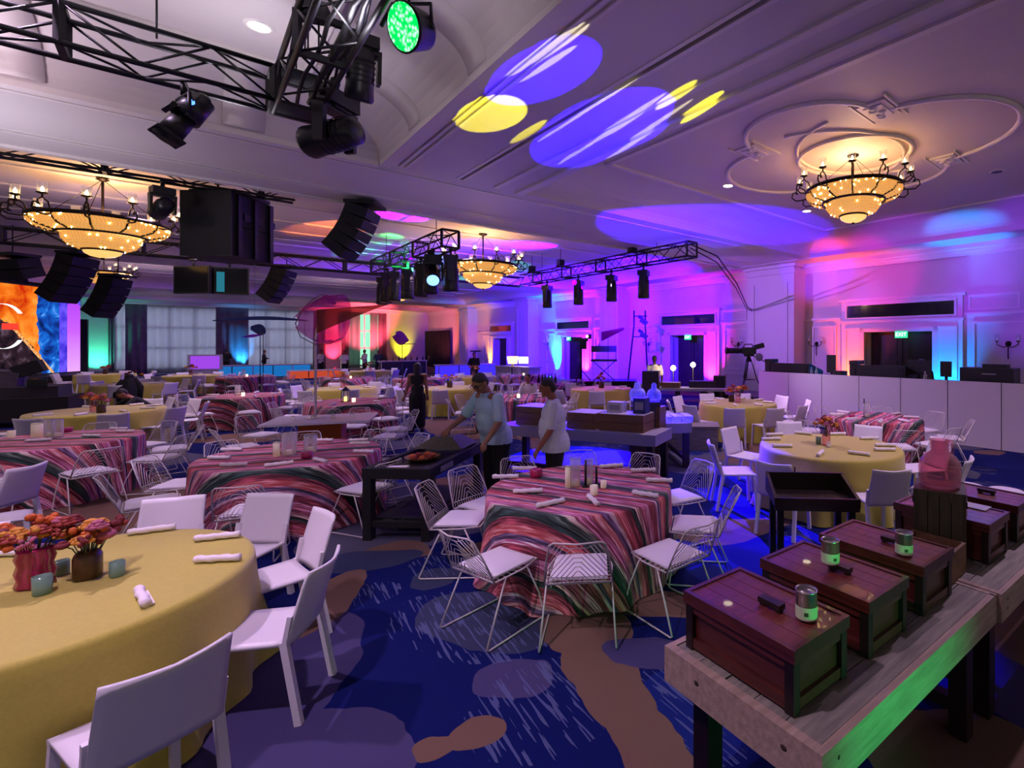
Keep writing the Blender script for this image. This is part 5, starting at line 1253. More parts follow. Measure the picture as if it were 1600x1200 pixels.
MB().tube([(-.36, 0, 2.46), (-.2, -.02, 2.74), (0, -.05, 2.90), (.16, -.05, 2.98), (.34, -.03, 2.90)], .008, 6).tube([(-.36, 0, 2.46), (-.2, -.1, 2.22), (.05, -.1, 2.09), (.3, -.05, 2.10), (.46, 0, 2.2)], .008, 6).build('wire_hoop', mat('magenta_wire', '#7a2060', .4), t)
t = thing('veil_sculpture', 'slim dark blue wing hanging left of the magenta veil sculpture', 'sculpture', (-8.9, 11.4, 0))
veil('wing', lambda u, v: (-1.05+2.15*u, .05*math.sin(PI*u), 2.62+.06*math.sin(PI*u)+.085*(v-.5)*math.sin(PI*(.08+.84*u))), M_VEILN, t); MB().tube([(-.1, 0, 2.66), (-.1, 0, ZC-.01)], .003, 4).build('hanging_wire', M_BLACK, t)
t = thing('veil_sculpture', 'small slate blue leaf sculpture on twin thin rods before the curtains', 'sculpture', (-13.1, 16.8, 0))
veil('leaf', lambda u, v: (-.30+.50*u, .1*math.sin(PI*u), 2.62+.28*(v-.5)*math.sin(PI*(.1+.8*u))*1.3-.10*u), M_VEILN, t); veil('lower_leaf', lambda u, v: (-.66+.75*u, .05, 2.36+.10*(v-.5)*math.sin(PI*u)+.08*(u-.5)), M_VEILP, t)
MB().tube([(.02, 0, .76), (.02, 0, 2.55)], .012, 6).tube([(.12, 0, .76), (.12, 0, 2.5)], .012, 6).build('rods', M_BLACK, t); MB().lathe([(.15, 0), (.15, .02), (.03, .04), (.03, .77)], 12, (.07, 0, 0)).build('base', M_BLACK, t)
t = thing('veil_sculpture', 'small purple shell-shaped veil beside the yellow-lit column', 'sculpture', (-8.35, 16.6, 0))
veil('shell', lambda u, v: (-.18+.42*u-.05*math.cos(v*PI), .12*math.sin(PI*v), 2.30+.42*(v-.5)*math.sin(PI*(.10+.80*u))-.22*u+.10), M_VEILP, t); MB().tube([(.05, 0, 2.08), (.55, 0, 2.10)], .012, 6).tube([(.1, 0, 0.02), (.1, 0, 2.1)], .012, 6).lathe([(.2, 0), (.2, .02), (.02, .03)], 12, (.1, 0, 0)).build('stand', M_BLACK, t)
t = thing('veil_sculpture', 'magenta wing-shaped veil against the blue wall left of the light tower', 'sculpture', (-1.55, 18.6, 0))
veil('wing', lambda u, v: (-.35+.85*u, .05*math.sin(PI*u), 2.36+.36*(v-.5)*(1-.75*u)+.30*u), M_VEILR, t); MB().tube([(-.1, 0, .02), (-.1, 0, 2.3)], .01, 6).lathe([(.2, 0), (.2, .02), (.02, .03)], 12, (-.1, 0, 0)).build('stand', M_BLACK, t)
# ------------------------------------------------------------------ near bench tables with wooden chests
BA = R(39.5); bx = Vector((math.cos(BA), math.sin(BA), 0)); by = Vector((-math.sin(BA), math.cos(BA), 0))
def bench(name, org, L_, Wd, label, np_=5):
    """org = near front corner of the top; local x along the bench, y across"""
    t = thing(name, label, 'table', org, BA, 'pale plank buffet tables')
    h = .76
    for i in range(np_):
        w = Wd/np_; MB().bb(.0+.004*(i % 2), L_-.004*((i+1) % 2), w*i+.003, w*(i+1)-.003, h-.03, h-.002*(i % 3)).build('plank', M_PLANK, t)
    MB().bb(-.012, L_+.012, -.03, 0, h-.15, h+.002).build('apron_board', M_PLANKE, t); MB().bb(-.012, L_+.012, Wd, Wd+.03, h-.15, h+.002).build('apron_board', M_PLANKE, t)
    MB().bb(-.04, -.0, -.03, Wd+.03, h-.15, h+.004).build('end_board', M_PLANKE, t); MB().bb(L_, L_+.03, -.03, Wd+.03, h-.15, h+.002).build('end_board', M_PLANKE, t)
    for q in ((-.0405, .12), (-.0405, .55)): MB().ball((q[0], q[1], h-.06), (.003, .014, .011), 8, 6).build('knot', M_KNOT, t)
    for q in (.05, .10): MB().ball((.06, -.0305, h-q), (.008, .002, .008), 8, 6).build('screw_plug', M_KNOT, t)
    for a in (.10, L_-.10):
        for e in (.10, Wd-.10): MB().bb(a-.045, a+.045, e-.045, e+.045, 0, h-.03).build('leg', M_DKWOOD, t)
        MB().bb(a-.03, a+.03, .14, Wd-.14, .12, .19).build('stretcher', M_DKWOOD, t)
    MB().bb(.14, L_-.14, Wd/2-.03, Wd/2+.03, .12, .18).build('long_stretcher', M_DKWOOD, t)
    return t
B0 = Vector((.56, 1.68, 0))
bench('plank_table', B0, 1.60, .72, 'pale plank table at lower right carrying three lidded chests, green light on its edge')
bench('plank_table', B0+bx*1.68-by*.02, 1.9, .72, 'second pale plank table continuing behind toward the right edge')
def chest(org, label, rz=0, L_=.36, Wd=.56, h=.24, lidm=None, handle=True):
    """local x along the bench, y away from the near front corner"""
    t = thing('lidded_chest', label, 'chest', org, BA+rz, 'red-brown lidded chests')
    hb = h-.045
    # framed panels on all four sides
    def framed(axis, c0, s, a0, a1):
        pass
    MB().bb(.022, L_-.022, .022, Wd-.022, .012, hb).build('body', M_CRATE, t)
    for x0 in (0, L_-.04):
        for y0 in (0, Wd-.04): MB().bb(x0, x0+.04, y0, y0+.04, 0, hb).build('corner_post', M_DKWOOD, t)
    for y0, y1 in ((.004, .024), (Wd-.024, Wd-.004)):
        MB().bb(.04, L_-.04, y0, y1, .01, .05).build('rail', M_CRATE, t); MB().bb(.04, L_-.04, y0, y1, hb-.035, hb).build('rail', M_CRATE, t)
    for x0, x1 in ((.004, .024), (L_-.024, L_-.004)):
        MB().bb(x0, x1, .04, Wd-.04, .01, .05).build('rail', M_CRATE, t); MB().bb(x0, x1, .04, Wd-.04, hb-.035, hb).build('rail', M_CRATE, t)
    lid = MB().bb(-.008, L_+.008, -.008, Wd+.008, hb+.001, h-.006).build('lid', M_CRATE, t)
    for i in range(4):
        w = (L_-.03)/4; MB().bb(.015+w*i+.0015, .015+w*(i+1)-.0015, .015, Wd-.015, h-.006, h).build('lid_plank', M_CRATETOP, lid)
    for a in ((-.008, .014, -.008, Wd+.008), (L_-.014, L_+.008, -.008, Wd+.008)): MB().bb(*a, h-.006, h+.006).build('lid_edge', M_CRATE, lid)
    for a in ((.014, L_-.014, -.008, .014), (.014, L_-.014, Wd-.014, Wd+.008)): MB().bb(*a, h-.006, h+.006).build('lid_edge', M_CRATE, lid)
    if handle:
        b = MB(); b.bb(L_/2-.02, L_/2+.02, Wd*.42-.055, Wd*.42+.055, h+.012, h+.034); b.bb(L_/2-.014, L_/2+.014, Wd*.42-.05, Wd*.42-.03, h, h+.014); b.bb(L_/2-.014, L_/2+.014, Wd*.42+.03, Wd*.42+.05, h, h+.014); b.build('handle', M_DKWOOD, lid)
    return t
step = Vector((.41, .335, 0))
c0 = Vector((.503, 1.80, .762))
chest(c0, 'nearest red-brown lidded chest, lower right, with tin can on its right corner')
chest(c0+step*1.0+Vector((.0, -.0, 0)), 'second red-brown lidded chest with a can standing on its handle')
chest(c0+step*2.0, 'third red-brown lidded chest, before the dark green stand')
chest(c0+step*3.72, 'fourth red-brown chest, behind the small open box, white card on its lid')
chest(c0+step*4.75, 'farthest red-brown chest at the right edge with bare lid')
def tin(loc, label, rz=0, s=1.0):
    t = thing('tin_can', label, 'can', loc, rz, 'tin cans on the chests'); t.scale = (s, s, s)
    MB().lathe([(.040, 0), (.042, .004), (.042, .108), (.044, .112), (.040, .114), (.039, .095), (.001, .095)], 24).build('can_body', M_TIN, t)
    MB().lathe([(.0425, .006), (.0427, .055)], 24, close=False).build('reflection_band', M_GREENREF, t)  # green light reflected in the tin, painted as a band
    MB().box((0, -.0432, .03), (.016, .002, .014)).build('printed_mark', M_STEM, t)
    MB().lathe([(.038, .097), (.041, .113)], 24, close=False).build('rim', M_TIN, t); return t
tin((.612, 2.01, 1.010), 'tin can with pale green reflection on the nearest chest', -.3)
tin((.857, 2.435, 1.043), 'tin can raised on the handle of the second chest', .2)
tin((1.305, 2.62, 1.010), 'tin can with green reflection at the right of the third chest', -.2)
tin((2.06, 3.42, 1.010), 'tin can at the back of the fourth chest beside the white card', .3)
t = thing('white_card', 'white folded card lying on the fourth chest lid', 'card', (2.16, 3.40, 1.006), BA); MB().bb(-.06, .06, -.09, .09, 0, .004).build('card_base', M_WHITELAM, t); MB().box((0, .09, .05), (.12, .004, .10)).build('card_flap', M_WHITELAM, t)
# small open box with paper
t = thing('open_wooden_box', 'small open tan wooden box with grey paper inside, between chests', 'box', (1.66, 2.80, .762), BA+.05)
for x0, x1, y0, y1 in ((0, .25, 0, .018), (0, .25, .28, .298), (0, .018, .018, .28), (.232, .25, .018, .28)): MB().bb(x0, x1, y0, y1, 0, .165).build('side_board', M_TAN, t)
MB().bb(.018, .232, .018, .28, .005, .02).build('bottom_board', M_TAN, t); MB().bb(.03, .22, .04, .26, .11, .13).build('paper_filling', M_GREY, t)
# dark green crate stand and pink glass jug
t = thing('upright_crate', 'tall dark olive slatted crate standing behind the third chest', 'crate', (1.86, 3.27, .762), BA+.35)
for i in range(4):
    for s in (-1, 1):
        MB().bb(-.135+.068*i, -.135+.068*i+.064, s*.135-.009, s*.135+.009, 0, .40).build('slat', M_OLIVE, t); MB().bb(s*.135-.009, s*.135+.009, -.127+.064*i, -.127+.064*i+.060, 0, .40).build('slat', M_OLIVE, t)
MB().bb(-.145, .145, -.145, .145, .40, .415).build('top_board', M_OLIVE, t)
for z_ in (.03, .33): MB().bb(-.15, .15, -.15, -.144, z_, z_+.04).bb(-.15, .15, .144, .15, z_, z_+.04).build('band', M_DKWOOD, t)
MB().bb(-.03, -.022, -.1455, -.144, .22, .38).build('chalk_mark', M_WHITELAM, t)
t = thing('glass_jug', 'stout pink glass jug with ribbed neck on the olive crate', 'jug', (1.86, 3.27, 1.178), .4)
MB().lathe([(.10, 0), (.118, .02), (.122, .12), (.118, .16), (.09, .20), (.055, .22), (.05, .235), (.056, .245), (.05, .255), (.056, .265), (.052, .285), (.062, .30), (.052, .302), (.042, .24), (.08, .195), (.108, .16), (.112, .03), (.001, .015)], 28, wav=.012, wn=6).build('jug_body', M_JUG, t)
MB().tube([(.055, 0, .285), (.11, 0, .28), (.125, 0, .22), (.10, 0, .19)], .010, 8).build('handle', M_JUG, t)
# black butler tray on legs
t = thing('butler_tray_stand', 'dark slanted tray stand with raised rim before the right yellow table', 'stand', (1.32, 4.22, 0), R(-4))
MB().bb(-.31, .31, -.20, .22, .80, .825).build('tray_bed', M_DKWOOD, t)
MB().bb(-.33, .33, -.225, -.20, .77, .87).build('front_rim', M_DKWOOD, t); MB().bb(-.33, .33, .22, .245, .80, .965).build('back_rim', M_DKWOOD, t)
for s in (-1, 1):
    b = MB(); b.add([(s*.31, -.225, .80), (s*.31, .245, .80), (s*.31, .245, .965), (s*.31, -.225, .87), (s*.335, -.225, .80), (s*.335, .245, .80), (s*.335, .245, .965), (s*.335, -.225, .87)], [(0, 1, 2, 3), (7, 6, 5, 4), (0, 4, 5, 1), (1, 5, 6, 2), (2, 6, 7, 3), (3, 7, 4, 0)]); b.build('side_rim', M_DKWOOD, t)
    for e in (-.17, .20): MB().bb(s*.28-.025, s*.28+.025, e-.025, e+.025, 0, .80).build('leg', M_BLACK, t)
MB().bb(-.28, .28, -.185, -.155, .25, .29).build('stretcher', M_BLACK, t); MB().bb(-.28, .28, .185, .215, .25, .29).build('stretcher', M_BLACK, t)
MB().cyl((-.08, .243, .965), (-.08, .243, 1.01), .006, n=8).build('peg', M_BLACK, t)
t = thing('pale_bowl', 'pale shallow bowl glimpsed between the tray legs and chests', 'bowl', (1.28, 3.62, .48), 0)
MB().lathe([(.06, 0), (.14, .05), (.17, .09), (.16, .09), (.05, .015), (.001, .015)], 24).build('bowl_body', M_PAD, t); MB().lathe([(.04, -.46), (.15, -.48), (.04, -.44), (.03, 0)], 16, close=False).build('stand', M_BLACK, t)
for (px_, py_, l_) in [(1510, 758, 'left'), (1572, 766, 'right')]:
    x_, f_, z_ = tp(px_, py_, .47)
    t = thing('round_stool', '%s of two white round stool tops behind the chests at right' % l_, 'stool', (x_, f_, 0), 0, 'white stools behind the chests')
    MB().lathe([(.001, .44), (.17, .44), (.18, .455), (.17, .47), (.001, .475)], 28).build('seat', M_CHAIR, t)
    for q in range(4): MB().bar((.11*math.cos(q*PI/2), .11*math.sin(q*PI/2), .44), (.16*math.cos(q*PI/2), .16*math.sin(q*PI/2), 0), .024).build('leg', M_CHAIR, t)

# ------------------------------------------------------------------ black serving cart in the middle
LA = R(87); o0 = Vector((-2.36, 5.33, 0)); lx = Vector((math.cos(LA), math.sin(LA), 0)); ly = Vector((-math.sin(LA), math.cos(LA), 0))
t = thing('serving_cart', 'long black serving cart beside the bending man', 'serving table', o0, LA)
Lc, Wc = 1.45, .74
for y0, y1 in ((0, .07), (Wc-.07, Wc)): MB().bb(0, Lc, y0, y1, .66, .77).build('side_rail', M_BLACKM, t)
for x0, x1 in ((0, .07), (Lc-.07, Lc)): MB().bb(x0, x1, .07, Wc-.07, .66, .77).build('end_rail', M_BLACKM, t)
MB().bb(.07, Lc-.07, .07, Wc-.07, .70, .72).build('tray_bed', M_BLACKP, t)
for a in (.05, Lc-.05):
    for e in (.05, Wc-.05): MB().bb(a-.045, a+.045, e-.045, e+.045, 0, .66).build('leg', M_BLACKM, t)
for e in (.05, Wc-.05): MB().bb(.09, Lc-.09, e-.03, e+.03, .14, .20).build('stretcher', M_BLACKM, t)
MB().bb(.02, .08, .09, Wc-.09, .14, .20).build('end_stretcher', M_BLACKM, t)
MB().bb(.1, Lc-.1, .1, Wc-.1, .20, .22).build('lower_shelf', M_BLACKM, t)
MB().bb(.25, .55, -.005, .0, .68, .74).build('rating_plate', M_GREY, t)
def oncart(a, e, z=.721): return o0+lx*a+ly*e+Vector((0, 0, z))
t = thing('tray_lid', 'olive green roof-shaped lid being lifted off the serving cart', 'lid', oncart(1.12, .34, .80), LA)
b = MB(); b.add([(-.25, -.30, 0), (.25, -.30, 0), (.25, .30, 0), (-.25, .30, 0), (-.12, -.12, .13), (.12, -.12, .13), (.12, .12, .13), (-.12, .12, .13)], [(3, 2, 1, 0), (4, 5, 6, 7), (0, 1, 5, 4), (1, 2, 6, 5), (2, 3, 7, 6), (3, 0, 4, 7)]); b.build('lid_shell', M_OLIVE, t); MB().tube([(-.06, 0, .13), (-.06, 0, .17), (.06, 0, .17), (.06, 0, .13)], .012, 8).build('handle', M_BLACK, t)
t = thing('towel', 'white folded towel on the near end of the serving cart', 'towel', oncart(.14, .42, .721), LA+.2)
for i in range(2): MB().bb(-.05+.004*i, .05-.004*i, -.10, .10, .022*i, .022*i+.02).build('fold', M_NAP, t)
t = thing('serving_dish', 'brown serving dish of food on the black cart', 'dish', oncart(.62, .40), LA)
MB().lathe([(.13, 0), (.19, .04), (.20, .05), (.12, .012), (.001, .012)], 28).build('dish', M_TAN, t)
for i in range(7): MB().ball((.11*math.cos(i*.9), .11*math.sin(i*.9), .05), (.045, .04, .03), 8, 6).build('food', M_FL[i % 2], t)
t = thing('serving_spoon', 'shiny spoon lying on the black cart rail', 'spoon', oncart(.88, .12, .722), LA)
MB().tube([(-.12, 0, .01), (0, 0, .014), (.1, 0, .02)], .006, 6).build('handle', M_TIN, t); MB().ball((.13, 0, .018), (.035, .024, .008), 10, 6).build('bowl', M_TIN, t)

# ------------------------------------------------------------------ blue-lit wooden buffet in the middle
def sbox(t, name, c, d, m): return MB().box(c, d).build(name, m, t)
G0, G1 = Vector((-2.55, 8.35, 0)), Vector((.02, 7.35, 0)); gd = (G1-G0).normalized(); GA = math.atan2(gd.y, gd.x)
t = thing('buffet_table', 'grey-topped low buffet table under blue light behind the second man', 'table', G0, GA, 'grey buffet tables'); GL = (G1-G0).length
MB().bb(0, GL, 0, .70, .70, .76).build('table_top', M_GREY, t); MB().bb(0, GL, -.03, 0, .60, .765).build('apron', M_GREY, t); MB().bb(GL, GL+.03, -.03, .7, .60, .765).build('apron', M_GREY, t)
for a in (.08, GL-.08):
    for e in (.06, .64): MB().bb(a-.05, a+.05, e-.05, e+.05, 0, .70).build('leg', M_DKWOOD, t)
MB().bb(.1, GL-.1, .03, .09, .10, .17).build('stretcher', M_DKWOOD, t)
t = thing('buffet_table', 'second grey buffet table, the one with clear trays at its right end', 'table', Vector((-.15, 8.35, 0)), R(12), 'grey buffet tables')
MB().bb(0, .80, 0, 1.6, .70, .76).build('table_top', M_GREY, t); MB().bb(.80, .83, 0, 1.6, .60, .765).build('apron', M_GREY, t); MB().bb(0, .8, -.03, 0, .60, .765).build('apron', M_GREY, t)
for a in (.06, .74):
    for e in (.06, 1.54): MB().bb(a-.05, a+.05, e-.05, e+.05, 0, .70).build('leg', M_DKWOOD, t)
MB().bb(.72, .76, .1, 1.5, .10, .17).build('stretcher', M_DKWOOD, t)
def wcrate(loc, rz, d, label, m=M_TAN, lidc=M_WHITELAM, slats=2):
    t = thing('wooden_riser_box', label, 'box', loc, rz, 'wooden riser boxes on the buffet')
    for i in range(slats):
        h = d[2]/slats
        for s in (-1, 1):
            MB().box((0, s*(d[1]/2-.01), h*(i+.5)), (d[0], .02, h-.006)).build('board', m, t); MB().box((s*(d[0]/2-.01), 0, h*(i+.5)), (.02, d[1]-.04, h-.006)).build('board', m, t)
    MB().box((0, 0, d[2]-.008), (d[0]-.004, d[1]-.004, .02)).build('top_board', lidc, t); return t
def ong(a, e, z=.762): return G0+gd*a+Vector((-gd.y, gd.x, 0))*e+Vector((0, 0, z))
wcrate(ong(.55, .36), GA, (.62, .46, .30), 'tan wooden riser box behind the bending man, left end of the buffet', slats=3)
wcrate(ong(1.48, .34), GA, (.50, .46, .25), 'tan wooden riser box just right of the second man'); wcrate(ong(2.17, .34), GA, (.74, .46, .26), 'widest tan riser box in the middle of the blue-lit buffet')
wcrate(Vector((-.12, 8.22, .765)), R(10), (.42, .42, .40), 'dark brown tall riser box under the glass jugs', M_DKWOOD, M_DKWOOD, 3)
wcrate(ong(2.35, .8, .0), GA, (.5, .3, 1.08), 'tall brown riser box standing behind the buffet', M_TAN, M_TAN, 5)
for i, (px_, w_, h_, l_) in enumerate([(940, .26, .16, 'white napkin box on the widest riser box'), (968, .20, .24, 'deep blue crate beside the glass jugs')]):
    t = thing('buffet_box', l_, 'box', ong(1.98+.42*i, .38, 1.022), GA); MB().box((0, 0, h_/2), (w_, .2, h_)).build('case', M_WHITELAM if not i else mat('blue_crate', '#20246a', .6), t); MB().box((0, -.101, h_*.5), (w_*.7, .004, h_*.5)).build('front_label', M_GREY, t)
def jug(loc, label, s=1.0, m=M_BLUEGL):
    t = thing('glass_jug', label, 'jug', loc, 0, 'clear glass jugs on the buffet'); t.scale = (s,)*3
    MB().lathe([(.09, 0), (.13, .03), (.135, .12), (.11, .18), (.05, .22), (.045, .28), (.055, .29), (.045, .29), (.04, .22), (.1, .175), (.125, .12), (.12, .035), (.001, .02)], 22).build('jug_body', m, t); MB().lathe([(.03, .285), (.035, .32), (.001, .325)], 12).build('stopper', m, t); return t
jug((-.25, 8.20, 1.168), 'left round glass jug on the dark riser box'); jug((.02, 8.25, 1.168), 'right round glass jug on the dark riser box', .9); jug((-.05, 8.6, 1.0-.236), 'rear glass jug behind the dark riser box', 1.5)
for i in range(3):
    t = thing('clear_tray', ['left', 'middle', 'right'][i]+' clear plastic tray on the buffet end by the yellow table', 'tray', Vector((.22+.18*i, 8.75+.03*i, .765)), R(12), 'clear trays on the buffet end')
    MB().bb(-.07, .07, -.2, .2, 0, .006).bb(-.07, .07, -.2, -.194, 0, .09).bb(-.07, .07, .194, .2, 0, .09).bb(-.07, -.064, -.2, .2, 0, .09).bb(.064, .07, -.2, .2, 0, .09).build('tray_body', M_BLUEGL, t); MB().bb(-.075, .075, -.205, .205, .09, .096).build('lid', M_CLEAR, t)
t = thing('floor_plinth', 'low pale plinth lit warm behind the buffet end', 'plinth', (.55, 10.2, 0), R(-4)); MB().bb(-.75, .75, -.3, .3, 0, .44).build('plinth_body', M_PLANK, t); MB().bb(-.78, .78, -.33, .33, .44, .48).build('plinth_top', M_PLANK, t)

# ------------------------------------------------------------------ lamp-lit bar table at the blue wall
t = thing('lamp_table', 'dark wooden table with glowing lamps by the magenta-lit door', 'table', (.95, 15.2, 0), R(-8))
MB().bb(-1.05, 1.25, -.35, .35, .70, .78).build('table_top', M_GREY, t)
for a in (-.95, -.2, 1.1):
    for e in (-.28, .28): MB().bb(a-.05, a+.05, e-.05, e+.05, 0, .70).build('leg', M_DKWOOD, t)
MB().bb(-.9, 1.1, -.05, .05, .12, .18).build('stretcher', M_DKWOOD, t)
M_BULB = emis('filament_bulb', (1, .80, .42), 26)
for i, (x_, z_, l_) in enumerate([(.62, 1.36, 'left glowing globe lamp over the lamp-lit table'), (1.22, 1.46, 'right glowing globe lamp over the lamp-lit table')]):
    t = thing('globe_lamp', l_, 'lamp', (x_, 15.3, .781), 0, 'globe lamps on the bar table'); MB().lathe([(.09, 0), (.09, .02), (.012, .03), (.012, z_-.86)], 14).build('stand', M_BLACK, t); MB().ball((0, 0, z_-.781), .075, 14, 10).build('globe', M_BULB, t)
    point('globe_glow', (x_, 15.12, z_), (1, .72, .35), 5, .07)
for x_, w_, d_, h_, m_, l_ in [(.55, .55, .3, .16, M_TAN, 'amber-lit wooden tray box on the lamp-lit table'), (1.5, .8, .3, .2, M_DKWOOD, 'long dark crate at the right of the lamp-lit table'), (-.05, .5, .36, .5, M_DKWOOD, 'dark upright crate at the left of the lamp-lit table'), (2.0, .35, .3, .36, M_BLACKM, 'small black case at the right end of the lamp-lit table')]:
    t = thing('bar_crate', l_, 'crate', (x_, 15.15, .781 if x_ < 2 and x_ > 0 else (.0)), R(-8)); hh = h_ if x_ > 0 and x_ < 2 else .78+h_
    MB().box((0, 0, hh/2), (w_, d_, hh)).build('case', m_, t); MB().box((0, -d_/2-.004, hh-.05), (w_*.9, .008, .05)).build('batten', m_, t)

# ------------------------------------------------------------------ light tower, stage corner with instruments
tw = Vector((-.55, 22.0, 0))
t = thing('light_tower', 'tall slim black lighting tower with two lamps against the blue wall', 'light stand', tw, 0)
for s in (-.27, .22): MB().tube([(s*1.6-.15*(s < 0), 0, 0.02), (s, 0, 2.9), (s, 0, 3.55)], .035, 8).build('mast', M_BLACK, t)
MB().bb(-.5, .42, -.3, .3, 0, .05).build('base_plate', M_BLACK, t); MB().bar((-.3, 0, 3.3), (.3, 0, 3.3), .05).bar((-.3, 0, 2.4), (.3, 0, 2.4), .05).build('cross_bar', M_BLACK, t)
for z_ in (3.05, 2.45):
    MB().box((.16, -.12, z_), (.34, .26, .2), Matrix.Rotation(.6, 3, 'Y')).build('lamp', M_BLACKP, t); MB().box((.02, -.12, z_+.18), (.22, .2, .14), Matrix.Rotation(.6, 3, 'Y')).build('barn_door', M_BLACK, t)
t = thing('band_riser', 'black band riser against the blue wall left of the light tower', 'riser', (-2.0, 21.5, 0), R(4)); MB().bb(-2.1, 1.3, -.6, .9, 0, .50).build('deck', M_BLACKM, t); MB().bb(-2.1, 1.3, -.62, -.6, .02, .48).build('skirt', M_CLOTHB, t); MB().bb(-2.12, 1.32, -.62, .92, .50, .54).build('deck_top', M_BLACK, t)
t = thing('keyboard_stand', 'black keyboard on cross stand on the band riser', 'keyboard', (-2.05, 21.2, .54), R(4))
MB().box((0, 0, 1.34), (1.05, .3, .26)).build('keyboard_case', mat('violet_case', '#2c2440', .5), t); MB().box((.0, -.02, .86), (1.1, .34, .09)).build('keyboard_body', M_BLACKP, t); MB().box((0, -.12, .91), (.9, .1, .012)).build('key_bed', M_WHITELAM, t)
for s in (-1, 1): MB().bar((s*.45, 0, 0), (-s*.45, 0, .82), .035).bar((s*.5, .1, .8), (s*.5, .1, 1.25), .03).build('stand_leg', M_BLACK, t)
t = thing('jib_camera', 'small remote camera with red tally light left of the keyboard', 'camera', (-3.0, 21.0, .54), R(8))
MB().box((0, 0, 1.72), (.6, .2, .14)).build('camera_body', M_BLACKP, t); MB().cyl((.3, 0, 1.86), (.44, 0, 1.86), .10, n=14).build('lens', M_BLACKP, t); MB().ball((.26, -.1, 1.86), .05, 8, 6).build('tally_light', emis('tally', (1, .4, .3), 5), t)
MB().box((.1, 0, 1.5), (.28, .2, .34)).build('control_box', M_BLACK, t); MB().tube([(0, 0, .02), (0, 0, 1.66)], .04, 8).build('column', M_BLACK, t)
for q in range(3): MB().tube([(0, 0, .5), (.4*math.cos(q*2.1), .4*math.sin(q*2.1), .02)], .02, 6).build('leg', M_BLACK, t)

# ------------------------------------------------------------------ bars, lit furniture and props far away
def bar(x_, y_, w_, rz, m, label, h=1.05, glow=None):
    t = thing('bar_counter', label, 'bar', (x_, y_, 0), rz, 'bar counters along the far side')
    MB().bb(-w_/2, w_/2, -.3, .3, .02, h-.06).build('front', m, t); MB().bb(-w_/2-.06, w_/2+.06, -.36, .36, h-.06, h).build('counter_top', M_WHITELAM, t); MB().bb(-w_/2, w_/2, -.26, .26, 0, .02).build('plinth', M_BLACK, t)
    n_ = max(2, int(w_/.9))
    for i in range(n_+1): MB().box((-w_/2+w_*i/n_, -.305, h/2), (.05, .02, h-.1)).build('front_rib', M_BLACK if i % 2 else M_WHITELAM, t)
    return t
bar(-24.6, 31.8, 5.0, R(42), emis('bar_blue', (.02, .25, .8), .30), 'long bar counter with blue-lit front before the curtains', .78)  # coloured light on these counter fronts is put in as emission
bar(-20.6, 31.0, 3.0, R(42), emis('bar_red', (1, .12, .05), .26), 'low counter with red-lit front', .5)
bar(-15.6, 31.5, 2.6, R(42), M_DKWOOD, 'dark bar counter with bottles left of the yellow-lit column')
bar(-11.0, 29.8, 3.4, R(42), emis('bar_indigo', (.06, .03, 1), .5), 'bar counter with indigo-lit front right of the woman in black', .9)
bar(-6.3, 23.5, 2.6, R(-40), M_WHITELAM, 'white service bar with a golden lamp under the blue pilaster')
t = thing('led_sign_screen', 'small purple lit screen standing before the wide sheer curtain', 'screen', (-24.5, 27.6, 0), R(25))
MB().bb(-.75, .75, 0, .06, .65, 1.5).build('housing', M_GREY, t); MB().bb(-.62, .62, -.01, 0, .72, 1.42).build('screen_face', emis('sign_purple', (.22, .04, .5), .8), t); MB().bb(-.6, .6, .02, .05, 0, .65).build('stand', M_GREY, t)
t = thing('golden_lamp', 'golden shaded lamp and white box on the far service bar', 'lamp', (-6.5, 23.4, 1.052), 0); MB().lathe([(.2, .12), (.26, .45), (.24, .45), (.18, .12)], 18, close=False).build('shade', emis('gold_shade', (1, .62, .18), 2.2), t); MB().cyl((0, 0, 0), (0, 0, .2), .05, n=10).build('base', M_TIN, t); MB().box((.5, 0, .28), (.4, .1, .3)).build('lit_box', emis('white_lit', (.95, .85, .9), 2.2), t)
rb = random.Random(5)
for i in range(9):
    x_, y_ = -16.5+.26*i, 30.55+.235*i
    t = thing('bar_bottle', '%s dark bottle from the left in the row on the dark far bar' % ['first', 'second', 'third', 'fourth', 'fifth', 'sixth', 'seventh', 'eighth', 'ninth'][i], 'bottle', (x_, y_, 1.052), 0, 'bottles on the dark far bar'); h_ = rb.uniform(.24, .32)
    MB().lathe([(.045, 0), (.045, h_*.6), (.016, h_*.78), (.016, h_)], 10).build('bottle_body', [M_IRON, M_STEM, M_TAN][i % 3], t); MB().cyl((0, 0, h_), (0, 0, h_+.02), .018, n=8).build('cap', M_BLACK, t)
for i in range(6):
    t = thing('bar_bottle', '%s dark bottle from the left on the far striped table under the blue wall' % ['first', 'second', 'third', 'fourth', 'fifth', 'sixth'][i], 'bottle', (-3.85+.11*i, 17.0+.08*(i % 2), .761), 0, 'bottles on the far striped table'); MB().lathe([(.045, 0), (.045, .18), (.016, .24), (.016, .3)], 10).build('bottle_body', [M_IRON, M_DKWOOD][i % 2], t); MB().cyl((0, 0, .3), (0, 0, .32), .018, n=8).build('cap', M_BLACK, t)
t = thing('speaker_stand', 'thin black microphone stand before the far grey bay', 'stand', (-9.0, 25.6, 0), .4); MB().tube([(0, 0, .02), (0, 0, 1.7)], .025, 6).build('pole', M_BLACK, t); MB().lathe([(.2, 0), (.2, .03), (.03, .05)], 14).build('base', M_BLACK, t); MB().box((0, 0, 1.72), (.5, .1, .06)).build('cross_head', M_BLACK, t)
t = thing('lantern', 'black lantern with amber candle behind the white square table', 'lantern', tp(540, 628), .2)
MB().bb(-.07, .07, -.07, .07, 0, .015).build('base', M_BLACK, t); 
